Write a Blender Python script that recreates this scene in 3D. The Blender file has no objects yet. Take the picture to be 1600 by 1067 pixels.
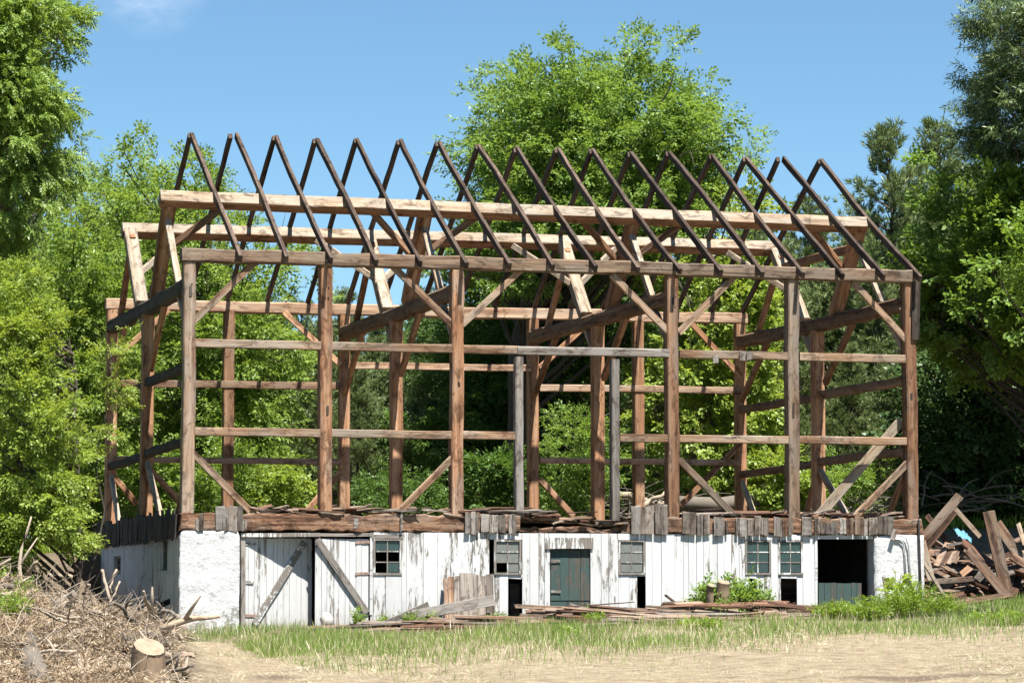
import bpy, math, random
import numpy as np
from mathutils import Vector, Matrix, noise as mnoise
random.seed(7); RNG = np.random.default_rng(7)
R = math.radians
scene = bpy.context.scene
COL = scene.collection

# ------------------------------------------------------------------ camera (solved from the frame's own lines)
FPX, PIT, YAW = 4896.0936, 0.08148611, 0.27548411
CAM = np.array([-10.3800706, -59.5516671, -1.28134613])
LEN, WID = 15.0, 10.32                      # barn length (along X) and depth (along Y), metres
_F = np.array([math.sin(YAW)*math.cos(PIT), math.cos(YAW)*math.cos(PIT), math.sin(PIT)])
_R = np.array([math.cos(YAW), -math.sin(YAW), 0.0]); _U = np.cross(_R, _F)
def ray(px, py): return _F + _R*(px-800)/FPX + _U*(533.5-py)/FPX
def U(px, py, Y=0.0):                       # photo pixel -> point on the vertical plane y = Y
    d = ray(px, py); return CAM + d*(Y-CAM[1])/d[1]
def V(*a): return Vector(a)

# ------------------------------------------------------------------ custom properties
def tag(o, label=None, cat=None, group=None, kind=None):
    if label: o['label'] = label
    if cat: o['category'] = cat
    if group: o['group'] = group
    if kind: o['kind'] = kind
    return o
WM = {}
def attach(o, parent, M):
    WM[o] = M
    if parent is not None:
        o.parent = parent
        o.matrix_local = WM[parent].inverted() @ M
    else:
        o.matrix_world = M
def empty(name, loc):
    o = bpy.data.objects.new(name, None); COL.objects.link(o)
    o.empty_display_size = .3
    attach(o, None, Matrix.Translation(Vector(loc))); return o
def link_mesh(name, me, parent=None, M=None):
    o = bpy.data.objects.new(name, me); COL.objects.link(o)
    attach(o, parent, M if M is not None else Matrix.Identity(4)); return o

# ------------------------------------------------------------------ mesh building
class MB:
    def __init__(s): s.v = []; s.f = []
    def add(s, vs, fs):
        b = len(s.v); s.v += [tuple(p) for p in vs]; s.f += [tuple(b+i for i in f) for f in fs]
    def box(s, x0, x1, y0, y1, z0, z1):
        s.add([(x0,y0,z0),(x1,y0,z0),(x1,y1,z0),(x0,y1,z0),(x0,y0,z1),(x1,y0,z1),(x1,y1,z1),(x0,y1,z1)],
              [(0,3,2,1),(4,5,6,7),(0,1,5,4),(1,2,6,5),(2,3,7,6),(3,0,4,7)])
    def tube(s, pts, rad, n=6, cap=True, jit=0.0):
        pts = [np.array(p, float) for p in pts]
        rings = []; up = np.array([0.13, .31, .94])
        for i, p in enumerate(pts):
            t = pts[min(i+1, len(pts)-1)] - pts[max(i-1, 0)]
            t /= (np.linalg.norm(t)+1e-9)
            a = np.cross(t, up)
            if np.linalg.norm(a) < .15: a = np.cross(t, np.array([1., 0, 0]))
            a /= np.linalg.norm(a); b = np.cross(t, a)
            r = rad[i] if hasattr(rad, '__len__') else rad
            rings.append([p + (a*math.cos(2*math.pi*k/n) + b*math.sin(2*math.pi*k/n))*r*(1+random.uniform(-jit, jit)) for k in range(n)])
        vs = [q for g in rings for q in g]
        fs = []
        for i in range(len(pts)-1):
            for k in range(n):
                fs.append((i*n+k, i*n+(k+1) % n, (i+1)*n+(k+1) % n, (i+1)*n+k))
        if cap:
            fs.append(tuple(range(n))[::-1]); fs.append(tuple((len(pts)-1)*n+k for k in range(n)))
        s.add(vs, fs)
    def mesh(s, name, mat, smooth=False):
        me = bpy.data.meshes.new(name); me.from_pydata(s.v, [], s.f); me.update()
        if mat: me.materials.append(mat)
        if smooth: me.polygons.foreach_set('use_smooth', [True]*len(me.polygons))
        return me
    def build(s, name, mat, parent=None, smooth=False):
        return link_mesh(name, s.mesh(name, mat, smooth), parent)

def quads_mesh(name, verts, mat):           # verts (N,4,3): loose quads, fast
    n = len(verts); me = bpy.data.meshes.new(name)
    me.vertices.add(n*4); me.vertices.foreach_set('co', np.ascontiguousarray(verts, dtype=np.float32).ravel())
    me.loops.add(n*4); me.loops.foreach_set('vertex_index', np.arange(n*4, dtype=np.int32))
    me.polygons.add(n); me.polygons.foreach_set('loop_start', np.arange(0, n*4, 4, dtype=np.int32))
    me.update(calc_edges=True); me.materials.append(mat); return me

def frame_of(A, B, up=(0, 0, 1)):
    x = (Vector(B)-Vector(A)); L = x.length; x.normalize()
    z = Vector(up) - x*Vector(up).dot(x)
    if z.length < 1e-3: z = Vector((0, -1, 0)) - x*Vector((0, -1, 0)).dot(x)
    z.normalize(); y = z.cross(x)
    M = Matrix((x, y, z)).transposed().to_4x4(); M.translation = Vector(A)
    return M, L

def timber_mesh(name, L, w, h, mat, jit=.006, wane=.12, seg=None, taper=1.0, bow=0.0, ragged=0.0):
    """hewn timber along local X, centred in y/z, chamfered corners and slightly uneven faces"""
    n = seg or max(3, int(L/.45)); c = min(w, h)*wane
    prof = [(-w/2+c, -h/2), (w/2-c, -h/2), (w/2, -h/2+c), (w/2, h/2-c), (w/2-c, h/2), (-w/2+c, h/2), (-w/2, h/2-c), (-w/2, -h/2+c)]
    mb = MB(); vs = []; fs = []
    jy = jz = 0.0
    for i in range(n+1):
        t = i/n; s = 1+(taper-1)*t
        jy = .6*jy + random.uniform(-jit, jit); jz = .6*jz + random.uniform(-jit, jit)
        b = bow*4*t*(1-t)
        for (y, z) in prof:
            x = L*t
            if ragged and i in (0, n): x += random.uniform(-ragged, ragged)
            vs.append((x, y*s+jy+random.uniform(-jit, jit)*.5, z*s+jz+b+random.uniform(-jit, jit)*.5))
    for i in range(n):
        for k in range(8):
            fs.append((i*8+k, i*8+(k+1) % 8, (i+1)*8+(k+1) % 8, (i+1)*8+k))
    fs.append(tuple(range(8))[::-1]); fs.append(tuple(n*8+k for k in range(8)))
    mb.add(vs, fs); return mb.mesh(name, mat)

def beam(name, A, B, w, h, mat, parent=None, up=(0, 0, 1), **kw):
    M, L = frame_of(A, B, up)
    return link_mesh(name, timber_mesh(name, L, w, h, mat, **kw), parent, M)

# ------------------------------------------------------------------ materials
def new_mat(name):
    m = bpy.data.materials.new(name); m.use_nodes = True
    nt = m.node_tree; nt.nodes.clear(); return m, nt
class NT:
    def __init__(s, nt): s.nt = nt
    def n(s, typ, props=None, **ins):
        nd = s.nt.nodes.new(typ)
        for k, v in (props or {}).items(): setattr(nd, k, v)
        for k, v in ins.items():
            k = k.replace('_', ' ')
            if k.startswith('i ') : key = int(k[2:])
            else: key = k
            sock = nd.inputs[key]
            if isinstance(v, bpy.types.NodeSocket): s.nt.links.new(v, sock)
            else: sock.default_value = v
        return nd
    def ramp(s, fac, stops, interp='LINEAR'):
        nd = s.nt.nodes.new('ShaderNodeValToRGB'); cr = nd.color_ramp; cr.interpolation = interp
        while len(cr.elements) < len(stops): cr.elements.new(.5)
        for e, (p, c) in zip(cr.elements, stops):
            e.position = p; e.color = (*c, 1) if len(c) == 3 else c
        s.nt.links.new(fac, nd.inputs[0]); return nd.outputs[0]
    def mix(s, fac, a, b, blend='MIX'):
        nd = s.nt.nodes.new('ShaderNodeMix'); nd.data_type = 'RGBA'; nd.blend_type = blend
        for key, v in ((0, fac), (6, a), (7, b)):
            if isinstance(v, bpy.types.NodeSocket): s.nt.links.new(v, nd.inputs[key])
            else: nd.inputs[key].default_value = v if not isinstance(v, tuple) or len(v) == 4 else (*v, 1)
        return nd.outputs[2]
    def noise(s, vec, scale=(1, 1, 1), detail=4, rough=.6, loc=None, dist=0.0):
        mp = s.n('ShaderNodeMapping', Vector=vec, Scale=scale)
        if loc is not None: s.nt.links.new(loc, mp.inputs['Location'])
        return s.n('ShaderNodeTexNoise', Vector=mp.outputs[0], Scale=1.0, Detail=detail, Roughness=rough, Distortion=dist).outputs['Fac']
    def out(s, bsdf): s.n('ShaderNodeOutputMaterial', Surface=bsdf)
KW, KP, KL, KG = .63, .80, .93, .92         # overall reflectance of timber, paint, leaves, ground
def kc(c, k): return tuple(v*k for v in c)
def rndloc(t, info):                         # per-object random offset so no two timbers share a grain
    m = t.n('ShaderNodeMath', {'operation': 'MULTIPLY'}, i_0=info.outputs['Random'], i_1=57.0)
    return t.n('ShaderNodeCombineXYZ', X=m.outputs[0], Y=m.outputs[0], Z=m.outputs[0]).outputs[0]

def mat_wood(name, base, dark, pale, var=.25, grey=(.3, .27, .24), greyamt=.25, axis='X', island=False, rough=.85, crack=.62):
    base, dark, pale, grey = (kc(c, KW) for c in (base, dark, pale, grey))
    m, nt = new_mat(name); t = NT(nt)
    co = t.n('ShaderNodeTexCoord').outputs['Object']; info = t.n('ShaderNodeObjectInfo')
    if island:
        g = t.n('ShaderNodeNewGeometry').outputs['Random Per Island']
        mm = t.n('ShaderNodeMath', {'operation': 'MULTIPLY'}, i_0=g, i_1=57.0).outputs[0]
        loc = t.n('ShaderNodeCombineXYZ', X=mm, Y=mm, Z=mm).outputs[0]; rnd = g
    else:
        loc = rndloc(t, info); rnd = info.outputs['Random']
    def sc(a, b): return (a, b, b) if axis == 'X' else ((b, b, a) if axis == 'Z' else (b, a, b))
    g1 = t.noise(co, sc(.5, 9), 5, .62, loc, .6); g2 = t.noise(co, sc(2.2, 42), 4, .65, loc)
    g3 = t.noise(co, sc(.9, 3.2), 3, .6, loc); g4 = t.noise(co, sc(.7, 17), 5, .7, loc, .4)
    c = t.ramp(g1, [(.33, dark), (.48, base), (.66, pale)])
    g5 = t.noise(co, sc(.22, 7.5), 2, .5, loc, .2)
    c = t.mix(.8, c, t.ramp(g5, [(.3, (.62, .56, .52)), (.48, (.98, .97, .96)), (.52, (1.06, 1.04, 1.02)), (.7, (1.3, 1.3, 1.3))]), 'MULTIPLY')
    fine = t.ramp(g2, [(.3, (.62, .6, .58)), (.6, (1.08, 1.06, 1.04))])
    c = t.mix(.75, c, fine, 'MULTIPLY')
    gm = t.ramp(g3, [(.62-greyamt, (0, 0, 0)), (.82-greyamt*.8, (1, 1, 1))])
    c = t.mix(t.n('ShaderNodeMath', {'operation': 'MULTIPLY'}, i_0=gm, i_1=.75).outputs[0], c, t.mix(.6, (*grey, 1), fine, 'MULTIPLY'))
    ck = t.ramp(g4, [(crack, (1, 1, 1)), (crack+.05, (.28, .24, .22))])
    c = t.mix(.8, c, ck, 'MULTIPLY')
    bl = t.noise(co, sc(2.6, 5.5), 5, .75, loc, .8)
    c = t.mix(.85, c, t.ramp(bl, [(.38, (.34, .3, .27)), (.49, (1, 1, 1)), (.62, (1.0, 1.0, 1.0)), (.75, (1.25, 1.22, 1.18))]), 'MULTIPLY')
    vv = t.n('ShaderNodeMapRange', Value=rnd, To_Min=.9-var, To_Max=.9+var).outputs[0]
    c = t.n('ShaderNodeHueSaturation', Color=c, Value=vv).outputs[0]
    bmp = t.n('ShaderNodeBump', Strength=.45, Distance=.012, Height=t.n('ShaderNodeMath', {'operation': 'ADD'}, i_0=g2, i_1=g4).outputs[0])
    b = t.n('ShaderNodeBsdfPrincipled', Base_Color=c, Roughness=rough, Normal=bmp.outputs[0])
    b.inputs['Specular IOR Level'].default_value = .25
    t.out(b.outputs[0]); return m

def mat_paint(name, paint, wood, amount=.42, dirt=.5, island=True, grime=(.62, .6, .56)):
    """old paint flaking off vertical boards (grain along Z)"""
    paint, wood = kc(paint, KP), kc(wood, KW)
    m, nt = new_mat(name); t = NT(nt)
    co = t.n('ShaderNodeTexCoord').outputs['Object']
    g = t.n('ShaderNodeNewGeometry').outputs['Random Per Island']
    mm = t.n('ShaderNodeMath', {'operation': 'MULTIPLY'}, i_0=g, i_1=41.0).outputs[0]
    loc = t.n('ShaderNodeCombineXYZ', X=mm, Y=mm, Z=mm).outputs[0]
    big = t.noise(co, (3.4, 3.4, .8), 4, .6, loc, .3); mid = t.noise(co, (21, 21, 2.6), 6, .74, loc, .7); fin = t.noise(co, (70, 70, 3), 3, .6, loc)
    s = t.n('ShaderNodeMath', {'operation': 'MULTIPLY_ADD'}, i_0=mid, i_1=.62, i_2=t.n('ShaderNodeMath', {'operation': 'MULTIPLY'}, i_0=big, i_1=.62).outputs[0]).outputs[0]
    per = t.n('ShaderNodeMapRange', Value=g, To_Min=-.07, To_Max=.07).outputs[0]
    s = t.n('ShaderNodeMath', {'operation': 'ADD'}, i_0=s, i_1=per).outputs[0]
    k = 1-amount
    peel = t.ramp(s, [(k, (0, 0, 0)), (k+.018, (1, 1, 1))])
    wcol = t.mix(.85, t.ramp(fin, [(.3, tuple(c*.55 for c in wood)), (.65, wood)]), t.ramp(mid, [(.3, (.7, .68, .66)), (.7, (1.1, 1.08, 1.05))]), 'MULTIPLY')
    pcol = t.mix(t.ramp(big, [(.45, (0, 0, 0)), (.75, (dirt, dirt, dirt))]), (*paint, 1), (*(p*q for p, q in zip(paint, grime)), 1))
    pcol = t.mix(.5, pcol, t.ramp(fin, [(.28, (.62, .6, .58)), (.42, (1, 1, 1))]), 'MULTIPLY')
    c = t.mix(peel, pcol, wcol)
    zz = t.n('ShaderNodeMapRange', Value=t.n('ShaderNodeSeparateXYZ', Vector=co).outputs['Z'], From_Min=-1.15, From_Max=-1.95, To_Min=-.25, To_Max=.42).outputs[0]
    mud = t.n('ShaderNodeMath', {'operation': 'ADD', 'use_clamp': True}, i_0=zz, i_1=t.n('ShaderNodeMath', {'operation': 'MULTIPLY_ADD'}, i_0=mid, i_1=1.6, i_2=-.8).outputs[0]).outputs[0]
    c = t.mix(mud, c, (.16, .125, .09, 1))                    # soil splashed on the foot of the boards
    hgt = t.n('ShaderNodeMath', {'operation': 'SUBTRACT'}, i_0=fin, i_1=peel).outputs[0]
    bmp = t.n('ShaderNodeBump', Strength=.35, Distance=.006, Height=hgt)
    b = t.n('ShaderNodeBsdfPrincipled', Base_Color=c, Roughness=.8, Normal=bmp.outputs[0]); b.inputs['Specular IOR Level'].default_value = .25
    t.out(b.outputs[0]); return m

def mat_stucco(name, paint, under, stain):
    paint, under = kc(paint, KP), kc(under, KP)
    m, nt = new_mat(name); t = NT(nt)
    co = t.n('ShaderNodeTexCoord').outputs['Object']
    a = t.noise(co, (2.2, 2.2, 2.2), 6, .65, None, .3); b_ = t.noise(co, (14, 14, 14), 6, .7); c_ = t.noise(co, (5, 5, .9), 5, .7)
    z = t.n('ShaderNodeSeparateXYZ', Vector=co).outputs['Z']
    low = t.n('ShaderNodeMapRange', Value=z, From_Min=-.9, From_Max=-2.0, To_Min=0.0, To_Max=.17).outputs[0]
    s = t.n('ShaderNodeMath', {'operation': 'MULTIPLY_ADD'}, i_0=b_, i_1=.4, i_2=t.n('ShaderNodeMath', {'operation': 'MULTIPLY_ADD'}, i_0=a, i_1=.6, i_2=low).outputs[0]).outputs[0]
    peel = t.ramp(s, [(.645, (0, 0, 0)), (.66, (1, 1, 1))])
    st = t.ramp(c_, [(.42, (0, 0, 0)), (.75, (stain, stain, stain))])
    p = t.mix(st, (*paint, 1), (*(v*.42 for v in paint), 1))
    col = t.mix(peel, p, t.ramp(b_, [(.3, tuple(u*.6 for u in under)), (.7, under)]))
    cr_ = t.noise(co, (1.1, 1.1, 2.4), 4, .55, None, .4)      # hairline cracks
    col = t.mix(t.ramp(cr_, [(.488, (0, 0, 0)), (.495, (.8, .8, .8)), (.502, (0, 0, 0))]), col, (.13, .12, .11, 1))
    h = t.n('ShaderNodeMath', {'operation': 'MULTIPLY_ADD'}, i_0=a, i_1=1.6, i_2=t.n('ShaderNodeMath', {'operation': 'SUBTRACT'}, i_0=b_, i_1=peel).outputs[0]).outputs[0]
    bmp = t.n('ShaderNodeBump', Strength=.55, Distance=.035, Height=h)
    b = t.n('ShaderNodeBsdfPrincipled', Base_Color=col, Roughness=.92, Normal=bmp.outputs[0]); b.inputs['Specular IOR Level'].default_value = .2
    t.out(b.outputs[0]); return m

def mat_leaf(name, c1, c2, c3, trans=.35, gloss=.06):
    c1, c2, c3 = (kc(c, KL) for c in (c1, c2, c3))
    m, nt = new_mat(name); t = NT(nt)
    g = t.n('ShaderNodeNewGeometry').outputs['Random Per Island']
    co = t.n('ShaderNodeTexCoord').outputs['Object']
    a = t.noise(co, (.45, .45, .45), 2, .5)
    f = t.n('ShaderNodeMath', {'operation': 'MULTIPLY_ADD'}, i_0=g, i_1=.5, i_2=t.n('ShaderNodeMath', {'operation': 'MULTIPLY'}, i_0=a, i_1=.5).outputs[0]).outputs[0]
    c = t.ramp(f, [(.2, c1), (.5, c2), (.8, c3)])
    tc = t.n('ShaderNodeHueSaturation', Color=c, Hue=.485, Saturation=1.1, Value=1.25).outputs[0]
    d = t.n('ShaderNodeBsdfDiffuse', Color=c).outputs[0]; tr = t.n('ShaderNodeBsdfTranslucent', Color=tc).outputs[0]
    gl = t.n('ShaderNodeBsdfGlossy', Color=(.8, .85, .8, 1), Roughness=.42).outputs[0]
    x = t.n('ShaderNodeMixShader', Fac=trans); nt.links.new(d, x.inputs[1]); nt.links.new(tr, x.inputs[2])
    y = t.n('ShaderNodeMixShader', Fac=gloss); nt.links.new(x.outputs[0], y.inputs[1]); nt.links.new(gl, y.inputs[2])
    t.out(y.outputs[0]); return m

def mat_bark(name, a, b):
    a, b = kc(a, KW), kc(b, KW)
    m, nt = new_mat(name); t = NT(nt)
    co = t.n('ShaderNodeTexCoord').outputs['Object']
    n1 = t.noise(co, (14, 14, 2.4), 5, .7, None, .8); n2 = t.noise(co, (1.3, 1.3, 1.3), 3, .5)
    c = t.mix(.5, t.ramp(n1, [(.35, tuple(v*.45 for v in a)), (.65, a)]), t.ramp(n2, [(.35, a), (.65, b)]))
    bmp = t.n('ShaderNodeBump', Strength=.6, Distance=.03, Height=n1)
    t.out(t.n('ShaderNodeBsdfPrincipled', Base_Color=c, Roughness=.95, Normal=bmp.outputs[0]).outputs[0]); return m

def mat_simple(name, stops, scale=6, rough=.8, bump=.2, metal=0.0, island=False):
    stops = [(p, kc(c, KW)) for p, c in stops]
    m, nt = new_mat(name); t = NT(nt)
    co = t.n('ShaderNodeTexCoord').outputs['Object']
    n1 = t.noise(co, (scale,)*3, 5, .65)
    fac = n1
    if island:
        g = t.n('ShaderNodeNewGeometry').outputs['Random Per Island']
        fac = t.n('ShaderNodeMath', {'operation': 'MULTIPLY_ADD'}, i_0=g, i_1=.7, i_2=t.n('ShaderNodeMath', {'operation': 'MULTIPLY'}, i_0=n1, i_1=.3).outputs[0]).outputs[0]
    c = t.ramp(fac, stops)
    bmp = t.n('ShaderNodeBump', Strength=bump, Distance=.02, Height=n1)
    t.out(t.n('ShaderNodeBsdfPrincipled', Base_Color=c, Roughness=rough, Metallic=metal, Normal=bmp.outputs[0]).outputs[0]); return m

def mat_glass(name, dirtcol, dirt):
    m, nt = new_mat(name); t = NT(nt)
    co = t.n('ShaderNodeTexCoord').outputs['Object']
    g = t.n('ShaderNodeNewGeometry').outputs['Random Per Island']
    n1 = t.noise(co, (9, 9, 5), 5, .7, None, .4)
    k = t.n('ShaderNodeMath', {'operation': 'MULTIPLY_ADD', 'use_clamp': True}, i_0=n1, i_1=.5, i_2=t.n('ShaderNodeMapRange', Value=g, To_Min=dirt-.5, To_Max=dirt+.02).outputs[0]).outputs[0]
    tr = t.n('ShaderNodeBsdfTransparent', Color=(.62, .7, .68, 1)).outputs[0]; gl = t.n('ShaderNodeBsdfGlossy', Color=(.9, .95, .95, 1), Roughness=.05).outputs[0]
    df = t.n('ShaderNodeBsdfDiffuse', Color=(*dirtcol, 1)).outputs[0]
    fr = t.n('ShaderNodeFresnel', IOR=1.5).outputs[0]
    a = t.n('ShaderNodeMixShader', Fac=fr); nt.links.new(tr, a.inputs[1]); nt.links.new(gl, a.inputs[2])
    b = t.n('ShaderNodeMixShader', Fac=k); nt.links.new(a.outputs[0], b.inputs[1]); nt.links.new(df, b.inputs[2])
    t.out(b.outputs[0]); return m

M_post  = mat_wood('post_timber', (.4,.215,.12), (.24,.115,.06), (.52,.34,.22), greyamt=.1, grey=(.42,.36,.3), axis='X')
M_post2 = mat_wood('bleached_post', (.4,.28,.19), (.23,.14,.09), (.54,.42,.32), greyamt=.18, grey=(.42,.37,.32), axis='X')
M_plate = mat_wood('plate_timber', (.35,.23,.15), (.16,.09,.055), (.52,.4,.28), greyamt=.19, grey=(.36,.31,.25), crack=.55)
M_girt  = mat_wood('girt_timber', (.35,.22,.135), (.17,.088,.05), (.52,.4,.29), greyamt=.18, grey=(.4,.35,.29), crack=.58)
M_inner = mat_wood('inner_timber', (.5,.275,.155), (.35,.17,.085), (.62,.4,.255), greyamt=.03, grey=(.42,.33,.26))
M_rear  = mat_wood('rear_timber', (.5,.335,.225), (.36,.2,.12), (.64,.49,.36), greyamt=.1, grey=(.5,.43,.35))
M_pale  = mat_wood('pale_timber', (.5,.39,.28), (.38,.26,.17), (.58,.49,.38), greyamt=.22, grey=(.46,.42,.36), var=.15)
M_tie   = mat_wood('tie_timber', (.26,.155,.095), (.13,.075,.043), (.36,.25,.165), greyamt=.16, grey=(.25,.2,.155))
M_raft  = mat_wood('rafter_timber', (.115,.078,.058), (.045,.03,.023), (.2,.145,.11), greyamt=.2, grey=(.13,.1,.082))
M_grey  = mat_wood('grey_board', (.3,.26,.22), (.15,.12,.095), (.42,.38,.34), greyamt=.35, grey=(.36,.34,.32), axis='X', crack=.58)
M_dark  = mat_wood('dark_board', (.06,.05,.044), (.03,.024,.02), (.1,.085,.075), greyamt=.2, grey=(.1,.095,.09))
M_sill  = mat_wood('sill_timber', (.25,.135,.08), (.09,.045,.028), (.4,.26,.17), greyamt=.15, grey=(.33,.27,.22), crack=.52)
M_weath = mat_wood('weathered_board', (.2,.155,.12), (.075,.055,.042), (.34,.29,.24), greyamt=.3, grey=(.3,.275,.25), crack=.54, var=.35)
M_scrap = mat_wood('scrap_wood', (.24,.135,.082), (.095,.052,.032), (.4,.275,.18), greyamt=.22, grey=(.34,.3,.26), var=.35)
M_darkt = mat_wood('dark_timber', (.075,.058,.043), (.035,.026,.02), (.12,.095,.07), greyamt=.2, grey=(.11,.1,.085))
M_rust  = mat_wood('rusty_wood', (.15,.075,.047), (.065,.032,.022), (.24,.14,.09), greyamt=.05, grey=(.3,.2,.15))
M_floor = mat_wood('floor_wood', (.15,.095,.065), (.06,.037,.027), (.26,.18,.125), greyamt=.2, grey=(.28,.24,.2), island=True)
M_white = mat_paint('white_painted_boards', (.6,.61,.61), (.3,.27,.235), amount=.3)
M_worn  = mat_paint('worn_white_boards', (.56,.565,.565), (.36,.335,.31), amount=.295)
M_green = mat_paint('green_painted_boards', (.05,.085,.08), (.15,.14,.12), amount=.33, dirt=.6)
M_stuc  = mat_stucco('white_render', (.6,.605,.605), (.36,.34,.3), .22)
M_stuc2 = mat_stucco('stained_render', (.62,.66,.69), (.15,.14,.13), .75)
M_frame = mat_paint('window_paint', (.62,.63,.62), (.33,.3,.27), amount=.42)
M_glass = mat_glass('old_glass', (.07,.12,.12), .34)
M_dusty = mat_glass('dusty_glass', (.2,.21,.2), .62)
M_stone = mat_simple('field_stone', [(.3,(.1,.09,.08)),(.7,(.26,.24,.21))], 5)
M_void  = mat_simple('earth_floor', [(.3,(.05,.04,.03)),(.7,(.09,.07,.055))], 5)
M_rustm = mat_simple('rusted_iron', [(.3,(.2,.1,.06)),(.7,(.5,.36,.3))], 22, .7)
M_pipe  = mat_simple('painted_pipe', [(.3,(.5,.5,.5)),(.7,(.68,.68,.68))], 12, .5)
M_tarp  = mat_simple('blue_tarp', [(.3,(.07,.24,.36)),(.7,(.2,.45,.58))], 9, .45, .4)
M_navy  = mat_simple('dark_cloth', [(.3,(.012,.015,.03)),(.7,(.03,.035,.06))], 9, .7, .4)
M_bark  = mat_bark('grey_bark', (.2,.165,.13), (.28,.25,.21))
M_stump = mat_bark('stump_bark', (.26,.17,.1), (.32,.24,.16))
M_barkd = mat_bark('dark_bark', (.085,.066,.05), (.12,.1,.08))
M_dead  = mat_bark('dead_branch', (.44,.35,.26), (.58,.49,.38))
M_cut   = mat_simple('cut_wood', [(.3,(.27,.2,.135)),(.7,(.46,.36,.25))], 9, .85)
L_ash   = mat_leaf('ash_leaf', (.125,.2,.036), (.2,.3,.058), (.285,.395,.1), .5, .02)
L_lime  = mat_leaf('bright_leaf', (.165,.24,.04), (.25,.34,.06), (.345,.435,.11), .5, .02)
L_maple = mat_leaf('maple_leaf', (.112,.195,.036), (.18,.285,.056), (.265,.38,.095), .5, .02)
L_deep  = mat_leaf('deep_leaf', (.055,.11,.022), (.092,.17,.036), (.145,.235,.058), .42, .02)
L_pine  = mat_leaf('pine_needle', (.09,.13,.045), (.145,.195,.068), (.205,.26,.1), .2, .03)
L_spruce= mat_leaf('spruce_needle', (.065,.105,.035), (.1,.15,.05), (.15,.2,.07), .25, .03)
L_side  = mat_leaf('side_maple_leaf', (.095,.17,.025), (.15,.245,.04), (.215,.325,.065), .46, .02)  # maple leaf of a slightly deeper green, for the right-hand trees
L_dark  = mat_leaf('shade_dark_leaf', (.03,.06,.018), (.05,.095,.027), (.08,.14,.04), .28, .02)  # leaf colour darkened to stand in for deep shade
L_grass = mat_leaf('grass_blade', (.12,.2,.035), (.19,.29,.06), (.33,.39,.15), .4, .02)
L_straw = mat_leaf('straw', (.3,.235,.145), (.48,.4,.27), (.64,.56,.42), .15, .03)
L_litter= mat_leaf('dead_leaf', (.095,.064,.04), (.26,.19,.12), (.5,.4,.28), .15, .02)
L_weed  = mat_leaf('weed_leaf', (.12,.2,.02), (.19,.29,.035), (.27,.37,.06), .38, .03)

# ------------------------------------------------------------------ ground
XL, XRR = -.16, LEN+.22                      # outer faces of the basement's side walls
def sst(a, b, x): t = np.clip((x-a)/(b-a), 0, 1); return t*t*(3-2*t)
def ground_z(x, y):
    x = np.asarray(x, float); y = np.asarray(y, float)
    base = -2.0 + .03*np.clip(x, -14, 26) + .0157*np.clip(y, -70, 0)
    bank = sst(1.0, 11.5, y)*1.75 + np.clip(y-11.5, 0, 200)*.012
    out = 1 - sst(XL-.9, XL-.1, x)*(1-sst(XRR+.1, XRR+1.2, x))*(1-sst(WID-.35, WID+.1, y))
    mound = 1.4*np.exp(-(((x+5.4)/1.6)**2 + ((y+7.0)/5.0)**2)) + .42*np.exp(-(((x+3.2)/1.1)**2+((y+9.5)/4.0)**2)) + .3*np.exp(-(((x+3.0)/1.1)**2+((y+14)/3)**2))
    mound = mound*(1+.16*np.sin(x*3.1+y*1.3)*np.sin(y*2.1-x*1.7)+.1*np.sin(x*7.3-y*3.9)) + .9*np.exp(-(((x-17.6)/1.5)**2+((y-3.6)/1.8)**2))
    bump = .03*np.sin(x*1.7+y*.6)*np.sin(y*1.1-x*.4) + .015*np.sin(x*4.1-y*2.3)
    ridge = .09*np.exp(-((y+1.9)/.9)**2)*sst(2.2, 4.0, x)*(1-sst(12.6, 13.6, x))*(.75+.35*np.sin(x*1.9)+.2*np.sin(x*4.7))
    return base + ridge + bank*out + mound*sst(3, -1.0, y) + bump
def axis_pts(lo, hi, fine0, fine1, step):
    a = np.arange(fine0, fine1+1e-6, step)
    l = fine0 - np.cumsum(np.geomspace(step, 60, 16)); l = l[l > lo]; h = fine1 + np.cumsum(np.geomspace(step, 60, 16)); h = h[h < hi]
    return np.concatenate([[lo], l[::-1], a, h, [hi]])
gx = axis_pts(-300, 300, -9, 24, .22); gy = axis_pts(-90, 420, -28, 14, .3)
GX, GY = np.meshgrid(gx, gy); GZ = ground_z(GX, GY)
nx, ny = len(gx), len(gy)
mb = MB(); mb.v = [tuple(p) for p in np.stack([GX.ravel(), GY.ravel(), GZ.ravel()], 1)]
mb.f = [(j*nx+i, j*nx+i+1, (j+1)*nx+i+1, (j+1)*nx+i) for j in range(ny-1) for i in range(nx-1)]
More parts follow.
